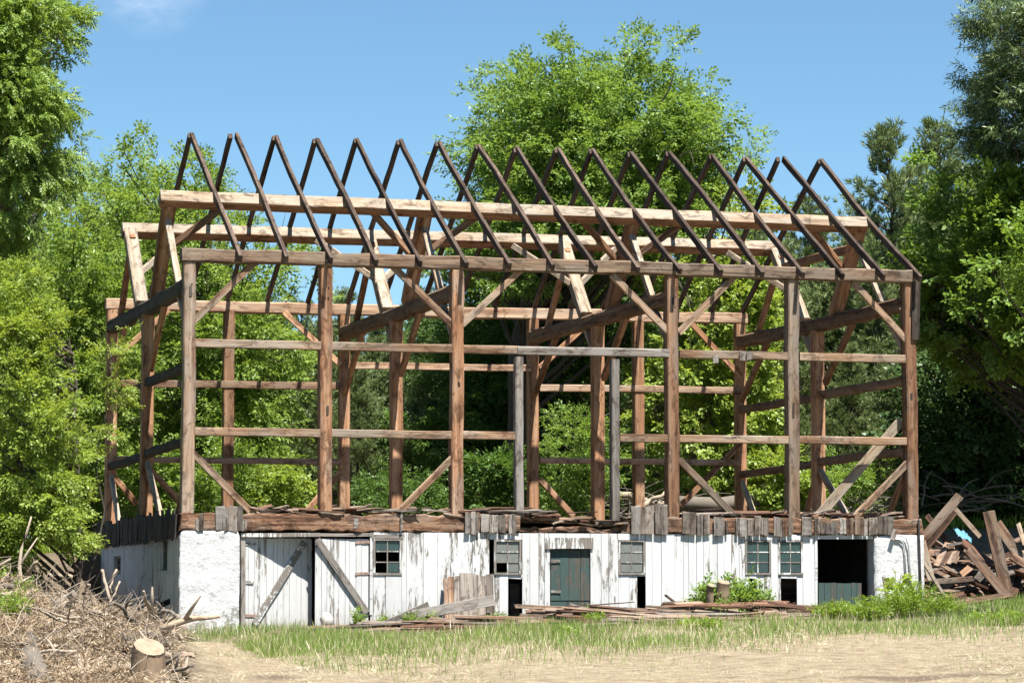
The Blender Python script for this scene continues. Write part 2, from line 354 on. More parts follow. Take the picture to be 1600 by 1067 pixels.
def mat_ground():
    m, nt = new_mat('dry_ground'); t = NT(nt)
    co = t.n('ShaderNodeTexCoord').outputs['Object']
    a = t.noise(co, (.35, .35, .35), 5, .6); b = t.noise(co, (3.5, 3.5, 3.5), 6, .7); c = t.noise(co, (26, 26, 26), 4, .7)
    col = t.ramp(b, [(.28, (.17,.125,.075)), (.43, (.33,.26,.165)), (.6, (.46,.385,.26)), (.78, (.58,.5,.36))])
    col = t.mix(.7, col, t.ramp(c, [(.3, (.5,.46,.42)), (.6, (1.1, 1.08, 1.05))]), 'MULTIPLY')
    soil = t.ramp(a, [(.6, (0, 0, 0)), (.68, (.8, .8, .8))])
    col = t.mix(soil, col, t.ramp(c, [(.3, (.09,.055,.035)), (.7, (.2,.13,.085))]))
    for (ex, ey, rx, ry) in ((5.6, -19.2, 1.5, 1.1), (8.4, -16.2, 1.3, .7), (1.2, -18.6, .7, .5)):      # bare damp patches
        mp_ = t.n('ShaderNodeMapping', {'vector_type': 'TEXTURE'}, Vector=co, Location=(ex, ey, 0), Scale=(rx, ry, 30)); ln = t.n('ShaderNodeVectorMath', {'operation': 'LENGTH'}, i_0=mp_.outputs[0]).outputs['Value']
        em = t.n('ShaderNodeMath', {'operation': 'MULTIPLY_ADD'}, i_0=b, i_1=1.6, i_2=ln).outputs[0]
        col = t.mix(t.ramp(em, [(.9/2, (.85, .85, .85)), (.99, (0, 0, 0))]), col, t.ramp(c, [(.3, (.1,.065,.045)), (.7, (.24,.17,.12))]))
    sp = t.n('ShaderNodeSeparateXYZ', Vector=co)                   # dark humus under the brush heap
    dx = t.n('ShaderNodeMapRange', Value=sp.outputs['X'], From_Min=-2.3, From_Max=-3.6, To_Min=0, To_Max=1).outputs[0]
    dy = t.n('ShaderNodeMapRange', Value=sp.outputs['Y'], From_Min=-21, From_Max=-17, To_Min=0, To_Max=1).outputs[0]
    hm = t.n('ShaderNodeMath', {'operation': 'MULTIPLY'}, i_0=dx, i_1=dy).outputs[0]
    col = t.mix(hm, col, t.ramp(c, [(.3, (.035,.025,.018)), (.7, (.12,.085,.06))]))
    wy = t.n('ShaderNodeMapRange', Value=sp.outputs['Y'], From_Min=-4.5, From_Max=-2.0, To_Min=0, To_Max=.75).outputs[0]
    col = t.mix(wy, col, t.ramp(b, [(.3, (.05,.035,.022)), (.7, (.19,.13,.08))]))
    col = t.mix(1.0, col, (KG, KG, KG, 1), 'MULTIPLY')
    bm = t.n('ShaderNodeBump', Strength=1.0, Distance=.09, Height=t.n('ShaderNodeMath', {'operation': 'ADD'}, i_0=b, i_1=c).outputs[0])
    t.out(t.n('ShaderNodeBsdfPrincipled', Base_Color=col, Roughness=.95, Normal=bm.outputs[0]).outputs[0]); return m
tag(mb.build('ground', mat_ground(), None, True), kind='structure')
def gz(x, y): return float(ground_z(x, y))
def UG(px, py):                              # photo pixel -> point on the ground
    d = ray(px, py); prev = None
    for s in np.arange(20, 130, .05):
        q = CAM + d*s
        if q[2] < ground_z(q[0], q[1]): return q
    return CAM + d*70

# ------------------------------------------------------------------ the barn
BARN = empty('timber_frame_barn', (7.5, 0, -1.75))
tag(BARN, 'stripped brown timber frame of an old barn standing on its white painted basement storey', 'barn')
def P(px, py, Y=0.0): return Vector(U(px, py, Y))
def X0(px, Y=0.0, py=600): return U(px, py, Y)[0]
def bp(name, A, B, w, h, mat, **kw): return beam(name, A, B, w, h, mat, BARN, **kw)
ZT, ZB = 5.425, 5.17                         # wall plate top / underside
FP = [296.2, 510.5, 716, 1053, 1241.5, 1425]         # front posts
FB = [803, 806, 806, 808, 809, 811]
BX = [0.02, X0(715.5), X0(1053), LEN-.06]            # the four cross frames
PW = .235
for kp, (px, yb) in enumerate(zip(FP, FB)):
    x = X0(px); zb = P(px, yb)[2]
    bp('post', (x, .15, zb), (x, .15, ZB), .30, PW, M_post2 if kp in (0, 4) else M_post, up=(1, 0, 0), jit=.01, wane=.09)
    # rafters' shadow side pegs: two dark oak pegs at the head of each post
    m = MB()
    for dz in (.42, .62): m.tube([(x+.03, -.012, ZB-dz), (x+.03, .06, ZB-dz)], .014, 6)
    m.build('peg', M_dark, BARN)
for px, py, w_, h_ in ((297.5, 455, .06, .22), (512, 640, .05, .16), (717, 600, .05, .12), (1052, 470, .05, .14), (1240, 640, .04, .3), (1424, 620, .05, .15)):
    bp('mortise_shade', P(px, py+h_*37, -.004), P(px, py-h_*37, -.004), w_, .012, M_darkt, up=(0, -1, 0), jit=.002, ragged=.012)  # dark plates painting the shade inside empty mortise holes
# front and rear wall plates
zl, zr = P(292, 397.5)[2], P(1425, 432)[2]
bp('wall_plate', (-.16, .1, zl), (LEN+.13, .1, zr), .26, .262, M_plate, jit=.012, wane=.1)
YB = WID-.13
bp('wall_plate', (-.13, YB, P(166, 475, YB-.13)[2]), (LEN+.1, YB, P(1170, 497.5, YB-.13)[2]), .26, .255, M_rear, jit=.012, wane=.1)
# front girts: (px0, px1) between posts, tops follow the lines measured on the frame
def girt_row(spans, pa, pb, h, mats, Y=.06, name='girt'):
    (xa, ya), (xb, yb) = pa, pb
    for k, (u, v) in enumerate(spans):
        yu = ya+(yb-ya)*(u-xa)/(xb-xa); yv = ya+(yb-ya)*(v-xa)/(xb-xa)
        A = P(u, yu, Y); B = P(v, yv, Y)
        A.z -= h/2; B.z -= h/2; A.y += .06; B.y += .06
        bp(name, A, B, .12, h, mats[k % len(mats)] if isinstance(mats, list) else mats, jit=.006)
girt_row([(305, 503), (519, 707), (724, 812), (1062, 1234), (1250, 1417)], (307, 529), (1416, 554.5), .165, M_girt, .03)
girt_row([(809, 1046)], (307, 529), (1416, 554.5), .165, M_grey, .005, 'door_header')
girt_row([(305, 503), (519, 707), (724, 807), (969, 1046), (1062, 1234), (1250, 1417)], (306, 667), (1416, 683.5), .16, M_girt, .03)
for px, yt, yb in ((812.5, 557, 808), (962, 561, 813)):
    x = X0(px); bp('door_post', (x, .1, P(px, yb)[2]), (x, .1, P(px, yt)[2]), .2, .165, M_grey, up=(1, 0, 0), jit=.007)
# braces in the front wall
def pb(a, b, w=.085, h=.135, mat=None, Y=.1, **kw):
    bp('brace', P(*a, Y), P(*b, Y), w, h, mat or M_girt, up=(0, -1, 0) if False else (0, 0, 1), **kw)
for a, b in (((302, 502), (401, 407)), ((709, 510), (613, 415)), ((722, 508), (815, 421)), ((1048, 522), (955, 429)), ((1060, 520), (1148, 432)), ((1417, 533), (1332, 440)),
             ((302, 708), (399, 806)), ((709, 713), (617, 806)), ((1060, 718), (1150, 809)), ((1419, 722), (1334, 809))):
    pb(a, b, jit=.006)
bp('brace', P(1408, 657, .42), P(1278, 808, .42), .05, .2, M_pale, jit=.006)
for px0, py0, px1, py1 in ((1118, 556, 1118, 567), (1160, 549, 1160, 563), (1171, 550, 1171, 562)):
    bp('cladding_stub', P(px0, py0, -.01), P(px1, py1, -.012), .12, .02, M_grey, up=(0, -1, 0), ragged=.02)
# -------- cross frames
def yz(x, a, b, w, h, mat, name='brace', **kw): return bp(name, (x, a[0], a[1]), (x, b[0], b[1]), w, h, mat, **kw)
YM = WID/2
for k, x in enumerate(BX):
    end = k in (0, 3)
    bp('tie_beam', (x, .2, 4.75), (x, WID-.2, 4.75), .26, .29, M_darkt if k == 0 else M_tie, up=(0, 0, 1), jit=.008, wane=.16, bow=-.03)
    bp('post', (x, YM, .3), (x, YM, 4.6), .3, PW, M_inner, up=(1, 0, 0), jit=.006, wane=.07)
    bp('post', (x, YB, .3), (x, YB, ZB), .26, PW, M_inner, up=(1, 0, 0), jit=.006, wane=.07)
    yz(x, (4.1, 4.87), (2.62, 6.62), .27, .26, M_inner, 'purlin_post', jit=.006)
    yz(x, (6.0, 4.87), (7.72, 6.62), .27, .26, M_pale, 'purlin_post', jit=.006)
    yz(x, (1.38, 4.87), (2.95, 6.5), .13, .12, M_pale); yz(x, (WID-1.38, 4.87), (WID-2.95, 6.5), .13, .12, M_inner)
    yz(x, (.25, 3.8), (1.25, 4.62), .11, .13, M_pale if end else M_grey); yz(x, (4.72, 3.42), (3.05, 4.62), .11, .15, M_inner)
    yz(x, (5.2, 3.85), (6.0, 4.62), .11, .13, M_pale); yz(x, (WID-.2, 3.35), (WID-2.05, 4.62), .11, .14, M_inner)
    if end:
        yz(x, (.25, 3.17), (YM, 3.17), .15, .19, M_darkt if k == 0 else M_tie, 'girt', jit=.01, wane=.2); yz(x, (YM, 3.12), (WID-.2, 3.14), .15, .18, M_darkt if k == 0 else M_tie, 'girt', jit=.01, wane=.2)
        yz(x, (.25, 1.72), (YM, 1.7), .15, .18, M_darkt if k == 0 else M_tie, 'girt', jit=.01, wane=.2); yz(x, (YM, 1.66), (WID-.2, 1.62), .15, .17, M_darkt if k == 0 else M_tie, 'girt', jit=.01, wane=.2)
        yz(x, (.28, 1.3), (1.35, .25), .1, .13, M_inner); yz(x, (YM-.05, 1.55), (3.25, .3), .1, .14, M_pale)
        yz(x, (YM+.05, 1.5), (6.15, .3), .1, .13, M_inner); yz(x, (WID-.25, 1.4), (WID-1.45, .3), .1, .13, M_pale)
    if k == 3: yz(x, (2.9, 6.22), (7.45, 6.22), .16, .18, M_inner, 'collar_beam')
for px in (358.5, 999.5):
    x = X0(px, YB-.13); bp('post', (x, YB, .3), (x, YB, ZB), .26, PW, M_inner, up=(1, 0, 0), jit=.006, wane=.07)
# rear girts and braces (on the rear wall's plane)
YR = YB-.1
def rear(name, a, b, h, w=.12, mat=None):
    A = P(*a, YR); B = P(*b, YR); bp(name, A, B, w, h, mat or M_rear, jit=.006)
rear('girt', (176, 599), (532, 603), .165); rear('girt', (546, 571.5), (829, 575), .155); rear('girt', (843, 606), (1156, 610.5), .165)
rear('girt', (178, 717.5), (532, 721), .14); rear('girt', (843, 719), (1156, 723), .14)
for a, b in (((179, 561), (264, 484)), ((532, 570), (443, 488)), ((843, 575), (925, 500)), ((1157, 588), (1076, 502)),
             ((178, 745), (214, 787)), ((532, 738), (478, 800)), ((843, 748), (896, 806)), ((1157, 692), (1063, 790))):
    rear('brace', a, b, .13, .085, M_inner)
bp('brace', P(236, 736, YM), P(290, 792, YM), .085, .13, M_inner)
# -------- purlins, set square to the rafters, and their braces
def purlin(y0, y1, xa, xb, s, za, zb, ang, mat):
    M, L = frame_of((xa, y0, za), (xb, y1, zb)); M = M @ Matrix.Rotation(ang, 4, 'X')
    me = timber_mesh('purlin', L, s, s, mat, jit=.006, wane=.05); me.materials.append(M_inner)
    R3 = M.to_3x3()
    for p in me.polygons:
        nn = R3 @ p.normal
        if nn.z < -.2 and abs(p.normal.x) < .5: p.material_index = 1        # underside never bleached by the weather
    return link_mesh('purlin', me, BARN, M)
pf0, pf1 = P(250.6, 297, 2.45), P(1354, 339, 2.45); pr0, pr1 = P(190, 347.5, WID-2.45), P(1217, 376.5, WID-2.45)
purlin(2.52, 2.52, pf0.x, pf1.x+.02, .265, pf0.z-.175, pf1.z-.175, R(62), M_pale)
purlin(WID-2.52, WID-2.52, pr0.x, pr1.x, .265, pr0.z-.19, pr1.z-.19, R(-33), M_pale)
cf = lambda s: (4.1+(2.62-4.1)*s, 4.87+(6.62-4.87)*s); cr = lambda s: (6.0+(7.72-6.0)*s, 4.87+(6.62-4.87)*s)
for k, x in enumerate(BX):
    for sg in ((1,) if k == 0 else (-1, 1) if k < 3 else (-1,)):
        y, z = cf(.52); y2, z2 = cf(.98)
        bp('brace', (x+sg*.1, y, z), (x+sg*1.12, y2-.02, z2), .1, .13, M_inner if sg < 0 else M_tie)
        y, z = cr(.45); y2, z2 = cr(.97)
        bp('brace', (x+sg*.1, y, z), (x+sg*1.2, y2, z2), .1, .13, M_pale)
# -------- rafters: the photographed peaks and feet give each pair its own place and lean
peaks = [301, 368, 432, 496, 559, 627, 687, 750, 809, 873, 927, 987, 1047, 1114, 1167, 1222, 1284]
tails = [380, 452, 521, 592, 661, 733, 800, 867, 934, 1001, 1066, 1131, 1195, 1259, 1321, 1383, 1442]
for i, (pk, tl) in enumerate(zip(peaks, tails)):
    xp = X0(pk-1, YM, 220); xt = X0(tl-5, -.3, 425); zp = P(301, 204, YM).z + (P(1284, 247, YM).z-P(301, 204, YM).z)*i/16
    gap = .0
    dz = random.uniform(-.03, .03)
    d1 = .09 if i in (1, 15) else 0
    yo = -.36+random.uniform(-.03, .03); zt = 5.22
    A = Vector((xt, yo, zt)); B = Vector((xp+d1*.5, YM+.03, zp-.075+dz))
    bp('rafter', A, B, random.uniform(.068, .085), random.uniform(.12, .145), M_raft, jit=.008, wane=.06, bow=random.uniform(-.07, .05))
    xr = xt + random.uniform(-.06, .06)
    A = Vector((xr, WID+.36, zt)); B = Vector((xp-.045-d1*.6, YM-.03, zp-.09+dz))
    bp('rafter', A, B, .085, .12, M_raft, jit=.006, wane=.06)
bp('corner_board', P(1432, 440, -.03), P(1430, 531, -.03), .03, .17, M_darkt, up=(1, 0, 0))
# -------- sills and floor
bp('sill_beam', (-.17, .13, .165), (X0(812), .13, .17), .32, .33, M_sill, seg=70, jit=.022, wane=.07, ragged=.05)
bp('sill_beam', (X0(975), .13, .15), (LEN+.2, .13, .15), .32, .31, M_sill, seg=44, jit=.024, wane=.07, ragged=.07)
bp('sill_beam', (X0(800), .2, .05), (X0(985), .2, .06), .22, .11, M_sill, jit=.03, wane=.2, seg=24, ragged=.12)
bp('sill_beam', (X0(806), .3, .27), (X0(930), .24, .3), .2, .07, M_sill, jit=.02, wane=.2, seg=18, ragged=.15)
bp('sill_beam', (.0, .3, .165), (.0, WID, .165), .3, .33, M_sill); bp('sill_beam', (LEN+.05, .3, .165), (LEN+.05, WID, .165), .3, .33, M_sill)
bp('sill_beam', (.15, WID-.15, .165), (LEN-.1, WID-.15, .165), .28, .33, M_sill)
m = MB()
yy = .42
while yy < WID-.32:
    wd = random.uniform(.16, .26); m.box(.16, LEN-.11, yy, yy+wd-.004, .2+random.uniform(-.01, .01), .25+random.uniform(-.01, .012)); yy += wd
m.build('floor', M_floor, BARN)
for k in range(150):                          # splintered ends of the threshing floor left lying along the sill
    x = random.uniform(.9, 14.6); L = random.choice([random.uniform(.12, .5), random.uniform(.3, 1.5)])
    if 8.5 < x < 9.4: L *= .6
    z = .345+random.uniform(.0, .10)*(1 if x < 9 or x > 12 else .8); y = random.uniform(.0, .4); a = random.gauss(0, .25)
    if 6.9 < x < 9: z = random.uniform(.12, .4)
    bp('floor_plank', (x, y, z), (min(x+L*math.cos(a), 15.1), y+L*math.sin(a)*.4, z+random.gauss(0, .05)), random.uniform(.04, .17), random.uniform(.012, .04),
       random.choice([M_rust, M_scrap, M_weath, M_scrap, M_floor]), jit=.014, ragged=.09, up=(random.gauss(0, .15), random.gauss(0, .3), 1))
# -------- cladding stubs still nailed to the sill
stubs = [(306,311,812,829),(311,318,803,829),(337,351,791,829),(351,357,796,829),(357.5,371,790,828),(372,379,792,828),(379,385,812,829),(553,560,812,824),
 (625,629,800,829),(727,735.5,802,832),(736,743,801,832),(743.5,748,803,831),(752,764,804,832),(764.5,768,805,831),(769,779,805,832),(779.5,789,804,832),(794.5,799.5,804,832),(800,806,804,833),
 (986,1001,791,833),(1002,1022,792,833),(1023,1043,789,833),(1066,1088,801,834),(1089,1098,804,834),(1098.5,1109,805,834),(1115,1132,808,834),(1134,1137,815,833),
 (1150,1155,810,834),(1155.5,1167,809,837),(1168,1178,810,836),(1179,1189,808,835),(1189.5,1201,810,836),(1209,1222,809,837),(1222.5,1231,810,836),(1231.5,1239,810,835),
 (1253,1269,809,836),(1272,1281,812,835),(1281.5,1310,812,835),(1311,1322,811,835),(1322.5,1334,811,835),(1335,1350,808,836),(1350.5,1356,810,836),(1357,1371,809,836),(1371.5,1397,807,836)]
for (a, b, y0, y1) in stubs:
    px = (a+b)/2; A = P(px, y0, -.05); B = P(px+random.uniform(-.8, .8), y1, -.06); w = (b-a)/75.5
    mat = random.choice([M_grey, M_weath]) if px < 1140 else random.choice([M_weath, M_weath, M_grey, M_scrap])
    bp('cladding_stub', A, B, w, .024, mat, up=(0, -1, 0), jit=.004, wane=.06, ragged=.035, seg=6)
yy = .02; k = 0
while yy < 10.2:
    w = random.uniform(.2, .29); t0 = .36+random.uniform(-.05, .09)-(.0 if yy < 7 else .05)
    x = XL-.05+random.uniform(-.012, .0)
    bp('cladding_stub', (x, yy+w/2, t0), (x+random.uniform(-.02, .01), yy+w/2+random.uniform(-.02, .02), -.14+random.uniform(-.06, .03)), w-.012, .024, M_dark, up=(-1, 0, 0), jit=.003, ragged=.025, seg=5)
    yy += w
# -------- basement storey
def rough_box(name, x0, x1, y0, y1, z0, z1, mat, nx_=10, nz_=14, amp=.014, rnd=0.0, ny_=3):
    """a rendered wall with an uneven face; rnd rounds its upper corners"""
    import bmesh
    bm = bmesh.new(); bmesh.ops.create_cube(bm, size=1)
    for axis, cuts in ((0, nx_), (1, ny_), (2, nz_)):
        es = [e for e in bm.edges if abs((e.verts[0].co-e.verts[1].co)[axis]) > .9*(1.0 if True else 0)]
        bmesh.ops.subdivide_edges(bm, edges=es, cuts=cuts, use_grid_fill=True)
    for v in bm.verts:
        c = v.co + Vector((.5, .5, .5)); x = x0+(x1-x0)*c.x; y = y0+(y1-y0)*c.y; z = z0+(z1-z0)*c.z
        if rnd:
            for xc, sg in ((x0, 1), (x1, -1)):
                dx = (x-xc)*sg
                if dx < rnd: z = min(z, z1-rnd+math.sqrt(max(0, rnd*rnd-(rnd-dx)**2))) if z > z1-rnd else z
        n = amp*(1.6*mnoise.noise(Vector((x*2.1, y*2, z*2.6)))+.9*mnoise.noise(Vector((x*7, y*7, z*8)))+.35*math.sin(z*14))
        v.co = (x+(n if c.x in (0, 1) else 0)+random.uniform(-1, 1)*amp*.3, y+(n if c.y in (0, 1) else 0)+random.uniform(-1, 1)*amp*.3, z+random.uniform(-1, 1)*amp*.3*(0 if c.z == 1 else 1))
    me = bpy.data.meshes.new(name); bm.to_mesh(me); bm.free(); me.materials.append(mat)
    me.polygons.foreach_set('use_smooth', [True]*len(me.polygons))
    return link_mesh(name, me, BARN)
rough_box('rendered_pier', XL, X0(375.5), -.05, .42, -2.5, -.005, M_stuc, 30, 44, .007, .1)
rough_box('rendered_pier', X0(1363.5), LEN+.2, -.035, .4, -2.3, -.012, M_stuc, 10, 20, .005, 0)
def wall_with_holes(name, axis, a0, a1, z0, z1, t0, t1, holes, mat):
    """slab in the XZ (axis x) or YZ (axis y) plane, cut around rectangular holes"""
    ed = sorted({a0, a1, *[h[0] for h in holes], *[h[1] for h in holes]}); m = MB()
    for u, v in zip(ed[:-1], ed[1:]):
        if v-u < 1e-4: continue
        cur = z1
        for h in sorted([h for h in holes if h[0] < (u+v)/2 < h[1]], key=lambda h: -h[3]):
            if cur-h[3] > .002: (m.box(u, v, t0, t1, h[3], cur) if axis == 'x' else m.box(t0, t1, u, v, h[3], cur))
            cur = h[2]
        if cur-z0 > .002: (m.box(u, v, t0, t1, z0, cur) if axis == 'x' else m.box(t0, t1, u, v, z0, cur))
    return m.build(name, mat, BARN)
def onL(px, py):
    d = ray(px, py); q = CAM+d*(XL-CAM[0])/d[0]; return q[1], q[2]
side_win = []
for (a, b, c, d_) in ((248.5, 260.5, 843.5, 891), (177, 187.5, 869, 897)):
    y1, zt_ = onL(a, c); y0, zb_ = onL(b, d_); side_win.append((y0, y1, zb_, zt_))
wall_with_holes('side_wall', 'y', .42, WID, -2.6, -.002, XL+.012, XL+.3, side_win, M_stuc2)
wall_with_holes('side_wall', 'y', .4, WID, -2.6, -.002, LEN-.1, LEN+.19, [], M_stone)
wall_with_holes('rear_wall', 'x', XL+.3, LEN-.1, -2.6, -.002, WID-.4, WID, [], M_stone)
def window(x0, x1, z0, z1, Y, missing=(), glass=None, axis='x', cols=2, rows=3):
    """sash window: frame, glazing bars, panes"""
    def pt(u, v, w): return (u, w, v) if axis == 'x' else (w, u, v)
    def bx(m, u0, u1, v0, v1, w0, w1):
        p, q = pt(u0, v0, w0), pt(u1, v1, w1); m.box(min(p[0], q[0]), max(p[0], q[0]), min(p[1], q[1]), max(p[1], q[1]), min(p[2], q[2]), max(p[2], q[2]))
    root = MB(); f = .042
    bx(root, x0, x0+f, z0+f, z1-f, Y-.012, Y+.05); bx(root, x1-f, x1, z0+f, z1-f, Y-.012, Y+.05); bx(root, x0, x1, z0, z0+f, Y-.02, Y+.05); bx(root, x0, x1, z1-f, z1, Y-.012, Y+.05)
    o = root.build('window', M_frame, BARN)
    g = MB(); gb = MB(); cw = (x1-x0-2*f)/cols; rh = (z1-z0-2*f)/rows
    for c in range(1, cols): bx(gb, x0+f+c*cw-.011, x0+f+c*cw+.011, z0+f, z1-f, Y+.003, Y+.032)
    for r in range(1, rows):
        for c in range(cols): bx(gb, x0+f+c*cw+.0115, x0+f+(c+1)*cw-.0115, z0+f+r*rh-.011, z0+f+r*rh+.011, Y+.005, Y+.032)
    for r in range(rows):
        for c in range(cols):
            if (r, c) in missing: continue
            u0 = x0+f+c*cw+.0118; zz = z1-f-(r+1)*rh+.0112; t = random.uniform(-.004, .004)
            g = MB(); bx(g, u0, u0+cw-.0236, zz, zz+rh-.0224, Y+.016+t, Y+.019+t); g.build('pane', glass or M_glass, o)
    gb.build('glazing_bar', M_frame, o)
    return o
def ZX(px, py): q = U(px, py, 0.0); return q[0], q[2]
def rect(a, b, c, d_): return (ZX(a, (c+d_)/2)[0], ZX(b, (c+d_)/2)[0], ZX((a+b)/2, d_)[1], ZX((a+b)/2, c)[1])
wins = [rect(583, 627.5, 841, 898), rect(772, 814.5, 842.5, 897.5), rect(966, 1008, 843, 897.5), rect(1164, 1204.5, 843, 897.5), rect(1215.5, 1254.5, 843, 897.5)]
ops = [rect(796, 816, 903, 1010), rect(859.5, 922.5, 857, 1010), rect(996, 1008.5, 900, 1010), rect(1170, 1182, 903, 1010), rect(1220, 1245, 903, 1010)]
edges_px = [579,583,602.5,627.5,635,661.5,684,704.5,738,764.5,780,794,814.5,816,828,842,851,859.5,922.5,939.6,951,966,983,996,1008,1008.5,1019,1033.5,1054,1068,1076,1088.5,1099,1108.5,1121,1131,1143,1155,1164,1170,1182,1194,1204.5,1215.5,1220,1245,1254.5,1273,1277]
holes = wins+ops
runs = []; prev = None
for a, b in zip(edges_px[:-1], edges_px[1:]):
    u, v = X0(a, 0, 880), X0(b, 0, 880)
    hs = sorted([h for h in holes if h[0]-.01 < (u+v)/2 < h[1]+.01], key=lambda h: -h[3]); g = .0035 if v-u > .06 else .001
    y0 = random.uniform(-.008, .008); cur = -.012; wk = 1 if (a < 636 or 814 < a < 860 or 922 < a < 966) else 0
    if prev is None or prev != wk or a in (816, 922.5): runs.append((wk, MB()))
    prev = wk; mbw = runs[-1][1]
    def piece(zlo, zhi):
        if zhi-zlo < .01: return
        e = random.uniform(-.015, .03)
        mbw.add([(u+g, y0, zlo), (v-g, y0+random.uniform(-.004, .004), zlo+random.uniform(-.02, .02)), (v-g, y0+.03, zlo), (u+g, y0+.03, zlo),
                 (u+g, y0, zhi), (v-g, y0+random.uniform(-.002, .002), zhi), (v-g, y0+.03, zhi), (u+g, y0+.03, zhi)],
                [(0,3,2,1),(4,5,6,7),(0,1,5,4),(1,2,6,5),(2,3,7,6),(3,0,4,7)])
    for h in hs:
        piece(h[3], cur); cur = h[2]
    gbot = gz((u+v)/2, -.3)
    piece(gbot+(.02 if not hs else -.05)+random.uniform(-.06, .06), cur)
for wk, mbw in runs:
    if mbw.f:
        o = mbw.build('plank_wall', M_worn if wk else M_white, BARN)
        if wk: tag(o, 'badly flaked white plank walling')
for k, wr in enumerate(wins):
    mis = {0: ((1, 0), (1, 1), (2, 0)), 1: ((2, 0),)}.get(k, ())
    window(*wr, -.004, mis, {1: M_dusty, 2: M_dusty}.get(k, M_glass))
for sw in side_win:
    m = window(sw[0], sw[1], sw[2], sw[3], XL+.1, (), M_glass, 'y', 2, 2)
# strip of trim over the dark doorway, door jambs, header
def pbox(name, a, b, c, d_, y0, y1, mat, jit=.004):
    A = P(a, (c+d_)/2, y0); B = P(b, (c+d_)/2, y0); h = abs(P(a, c, y0).z-P(a, d_, y0).z)
    A.y = B.y = (y0+y1)/2
    return bp(name, A, B, abs(y1-y0), h, mat, jit=jit, wane=.04)
pbox('door_header', 1277, 1364, 834.5, 842, -.01, .06, M_white)
pbox('door_header', 377, 500, 832.5, 838.5, -.04, .05, M_frame); pbox('door_header', 497, 582, 833, 838, -.03, .05, M_grey)
pbox('door_header', 852, 927, 839.5, 857, -.035, .03, M_frame)
pbox('window_hood', 581, 630, 835, 841, -.02, .03, M_grey)
bp('door_jamb', P(379.5, 985, .05), P(379, 838, .05), .12, .09, M_grey, up=(1, 0, 0))
bp('door_jamb', P(1274.5, 965, .04), P(1274.5, 838, .04), .1, .06, M_white, up=(1, 0, 0))
# double doors: built in their own frame (x along the leaf, z up), then hung
def leaf(name, width, zlo, zhi, nb, mat, M, bottom_jit=.05, split=None):
    m = MB(); xs = [0]
    for i in range(nb): xs.append(xs[-1]+random.uniform(.75, 1.25))
    s = width/xs[-1]
    for u, v in zip(xs[:-1], xs[1:]):
        u *= s; v *= s; y = random.uniform(-.004, .004); zb = zlo+random.uniform(0, bottom_jit)
        m.box(u+.003, v-.003, y, y+.028, zb, zhi-random.uniform(0, .012))
    m.box(.05, width-.05, .034, .07, zlo+.3, zlo+.42); m.box(.05, width-.05, .034, .07, zhi-.4, zhi-.28)
    me = m.mesh(name, mat); return link_mesh(name, me, BARN, M)
zd = P(400, 838).z; zg = -1.93
ML = Matrix.Translation((X0(383.5), .03, 0)) @ Matrix.Rotation(R(14), 4, 'Z')
dl = leaf('barn_door', 1.46, zg, zd-.02, 12, M_worn, ML); tag(dl, 'barn door leaf swung slightly inward')
def on_door(door, M, A, B, w, h, mat, name):
    M2, L = frame_of(A, B, (0, -1, 0)); return link_mesh(name, timber_mesh(name, L, w, h, mat, jit=.003), door, M @ M2)
zc = lambda py: P(440, py).z
on_door(dl, ML, (.22, -.03, zc(975)), (1.28, -.03, zc(846)), .13, .03, M_frame, 'door_brace')
for py, l_ in ((849, .25), (909, .2), (961, .24)): on_door(dl, ML, (-.06, -.013, zc(py)), (l_, -.013, zc(py+1)), .055, .012, M_rustm if py > 950 else M_frame, 'hinge')
MR = Matrix.Translation((X0(577.5), .03, 0)) @ Matrix.Rotation(R(-2.5), 4, 'Z') @ Matrix.Rotation(math.pi, 4, 'Z')
# right leaf: mirror by building with the hinge at x = width
MR = Matrix.Translation((X0(577.5), .03, 0)) @ Matrix.Rotation(R(2.0), 4, 'Z') @ Matrix.Translation((-1.07, 0, 0))
dr = leaf('barn_door', 1.07, zg+.05, zd-.03, 9, M_worn, MR); tag(dr, 'greyer barn door leaf, closed')
zc2 = lambda py: P(540, py).z
on_door(dr, MR, (.03, -.05, zc2(843)), (1.03, -.035, zc2(957)), .13, .03, M_grey, 'door_brace')
for py in (847, 896): on_door(dr, MR, (.8, -.014, zc2(py)), (1.1, -.014, zc2(py-1)), .05, .012, M_rustm, 'hinge')
bp('door_jamb', P(579.5, 960, .02), P(579.5, 838, .02), .06, .05, M_worn, up=(1, 0, 0))
# green plank door and green half door
g0, g1 = X0(860.5, .05, 900), X0(921.5, .05, 900); zt_, zs_ = P(890, 858).z, P(890, 938.5).z
MG = Matrix.Translation((g0, .05, 0))
gd = leaf('plank_door', g1-g0, zs_+.01, zt_, 4, M_green, MG, .0); tag(gd, 'dark green plank door')
for py, l_ in ((877, .19), (924, .2)): on_door(gd, MG, (.0, -.014, P(870, py).z), (l_, -.014, P(870, py).z), .055, .012, M_grey, 'hinge')
m = MB(); 
for u, v in ((.0, .33), (.335, .56), (.565, g1-g0)): m.box(g0+u, g0+v-.005, .045, .075, -1.9, zs_-.012)
tag(m.build('kick_board', M_green, BARN), 'green boards below the door')
h0, h1 = X0(1279, .12, 930), X0(1346.5, .12, 930)
hd = leaf('half_door', h1-h0, -1.75, P(1310, 910, .12).z, 7, M_green, Matrix.Translation((h0, .12, 0)), .03); tag(hd, 'low green half door')
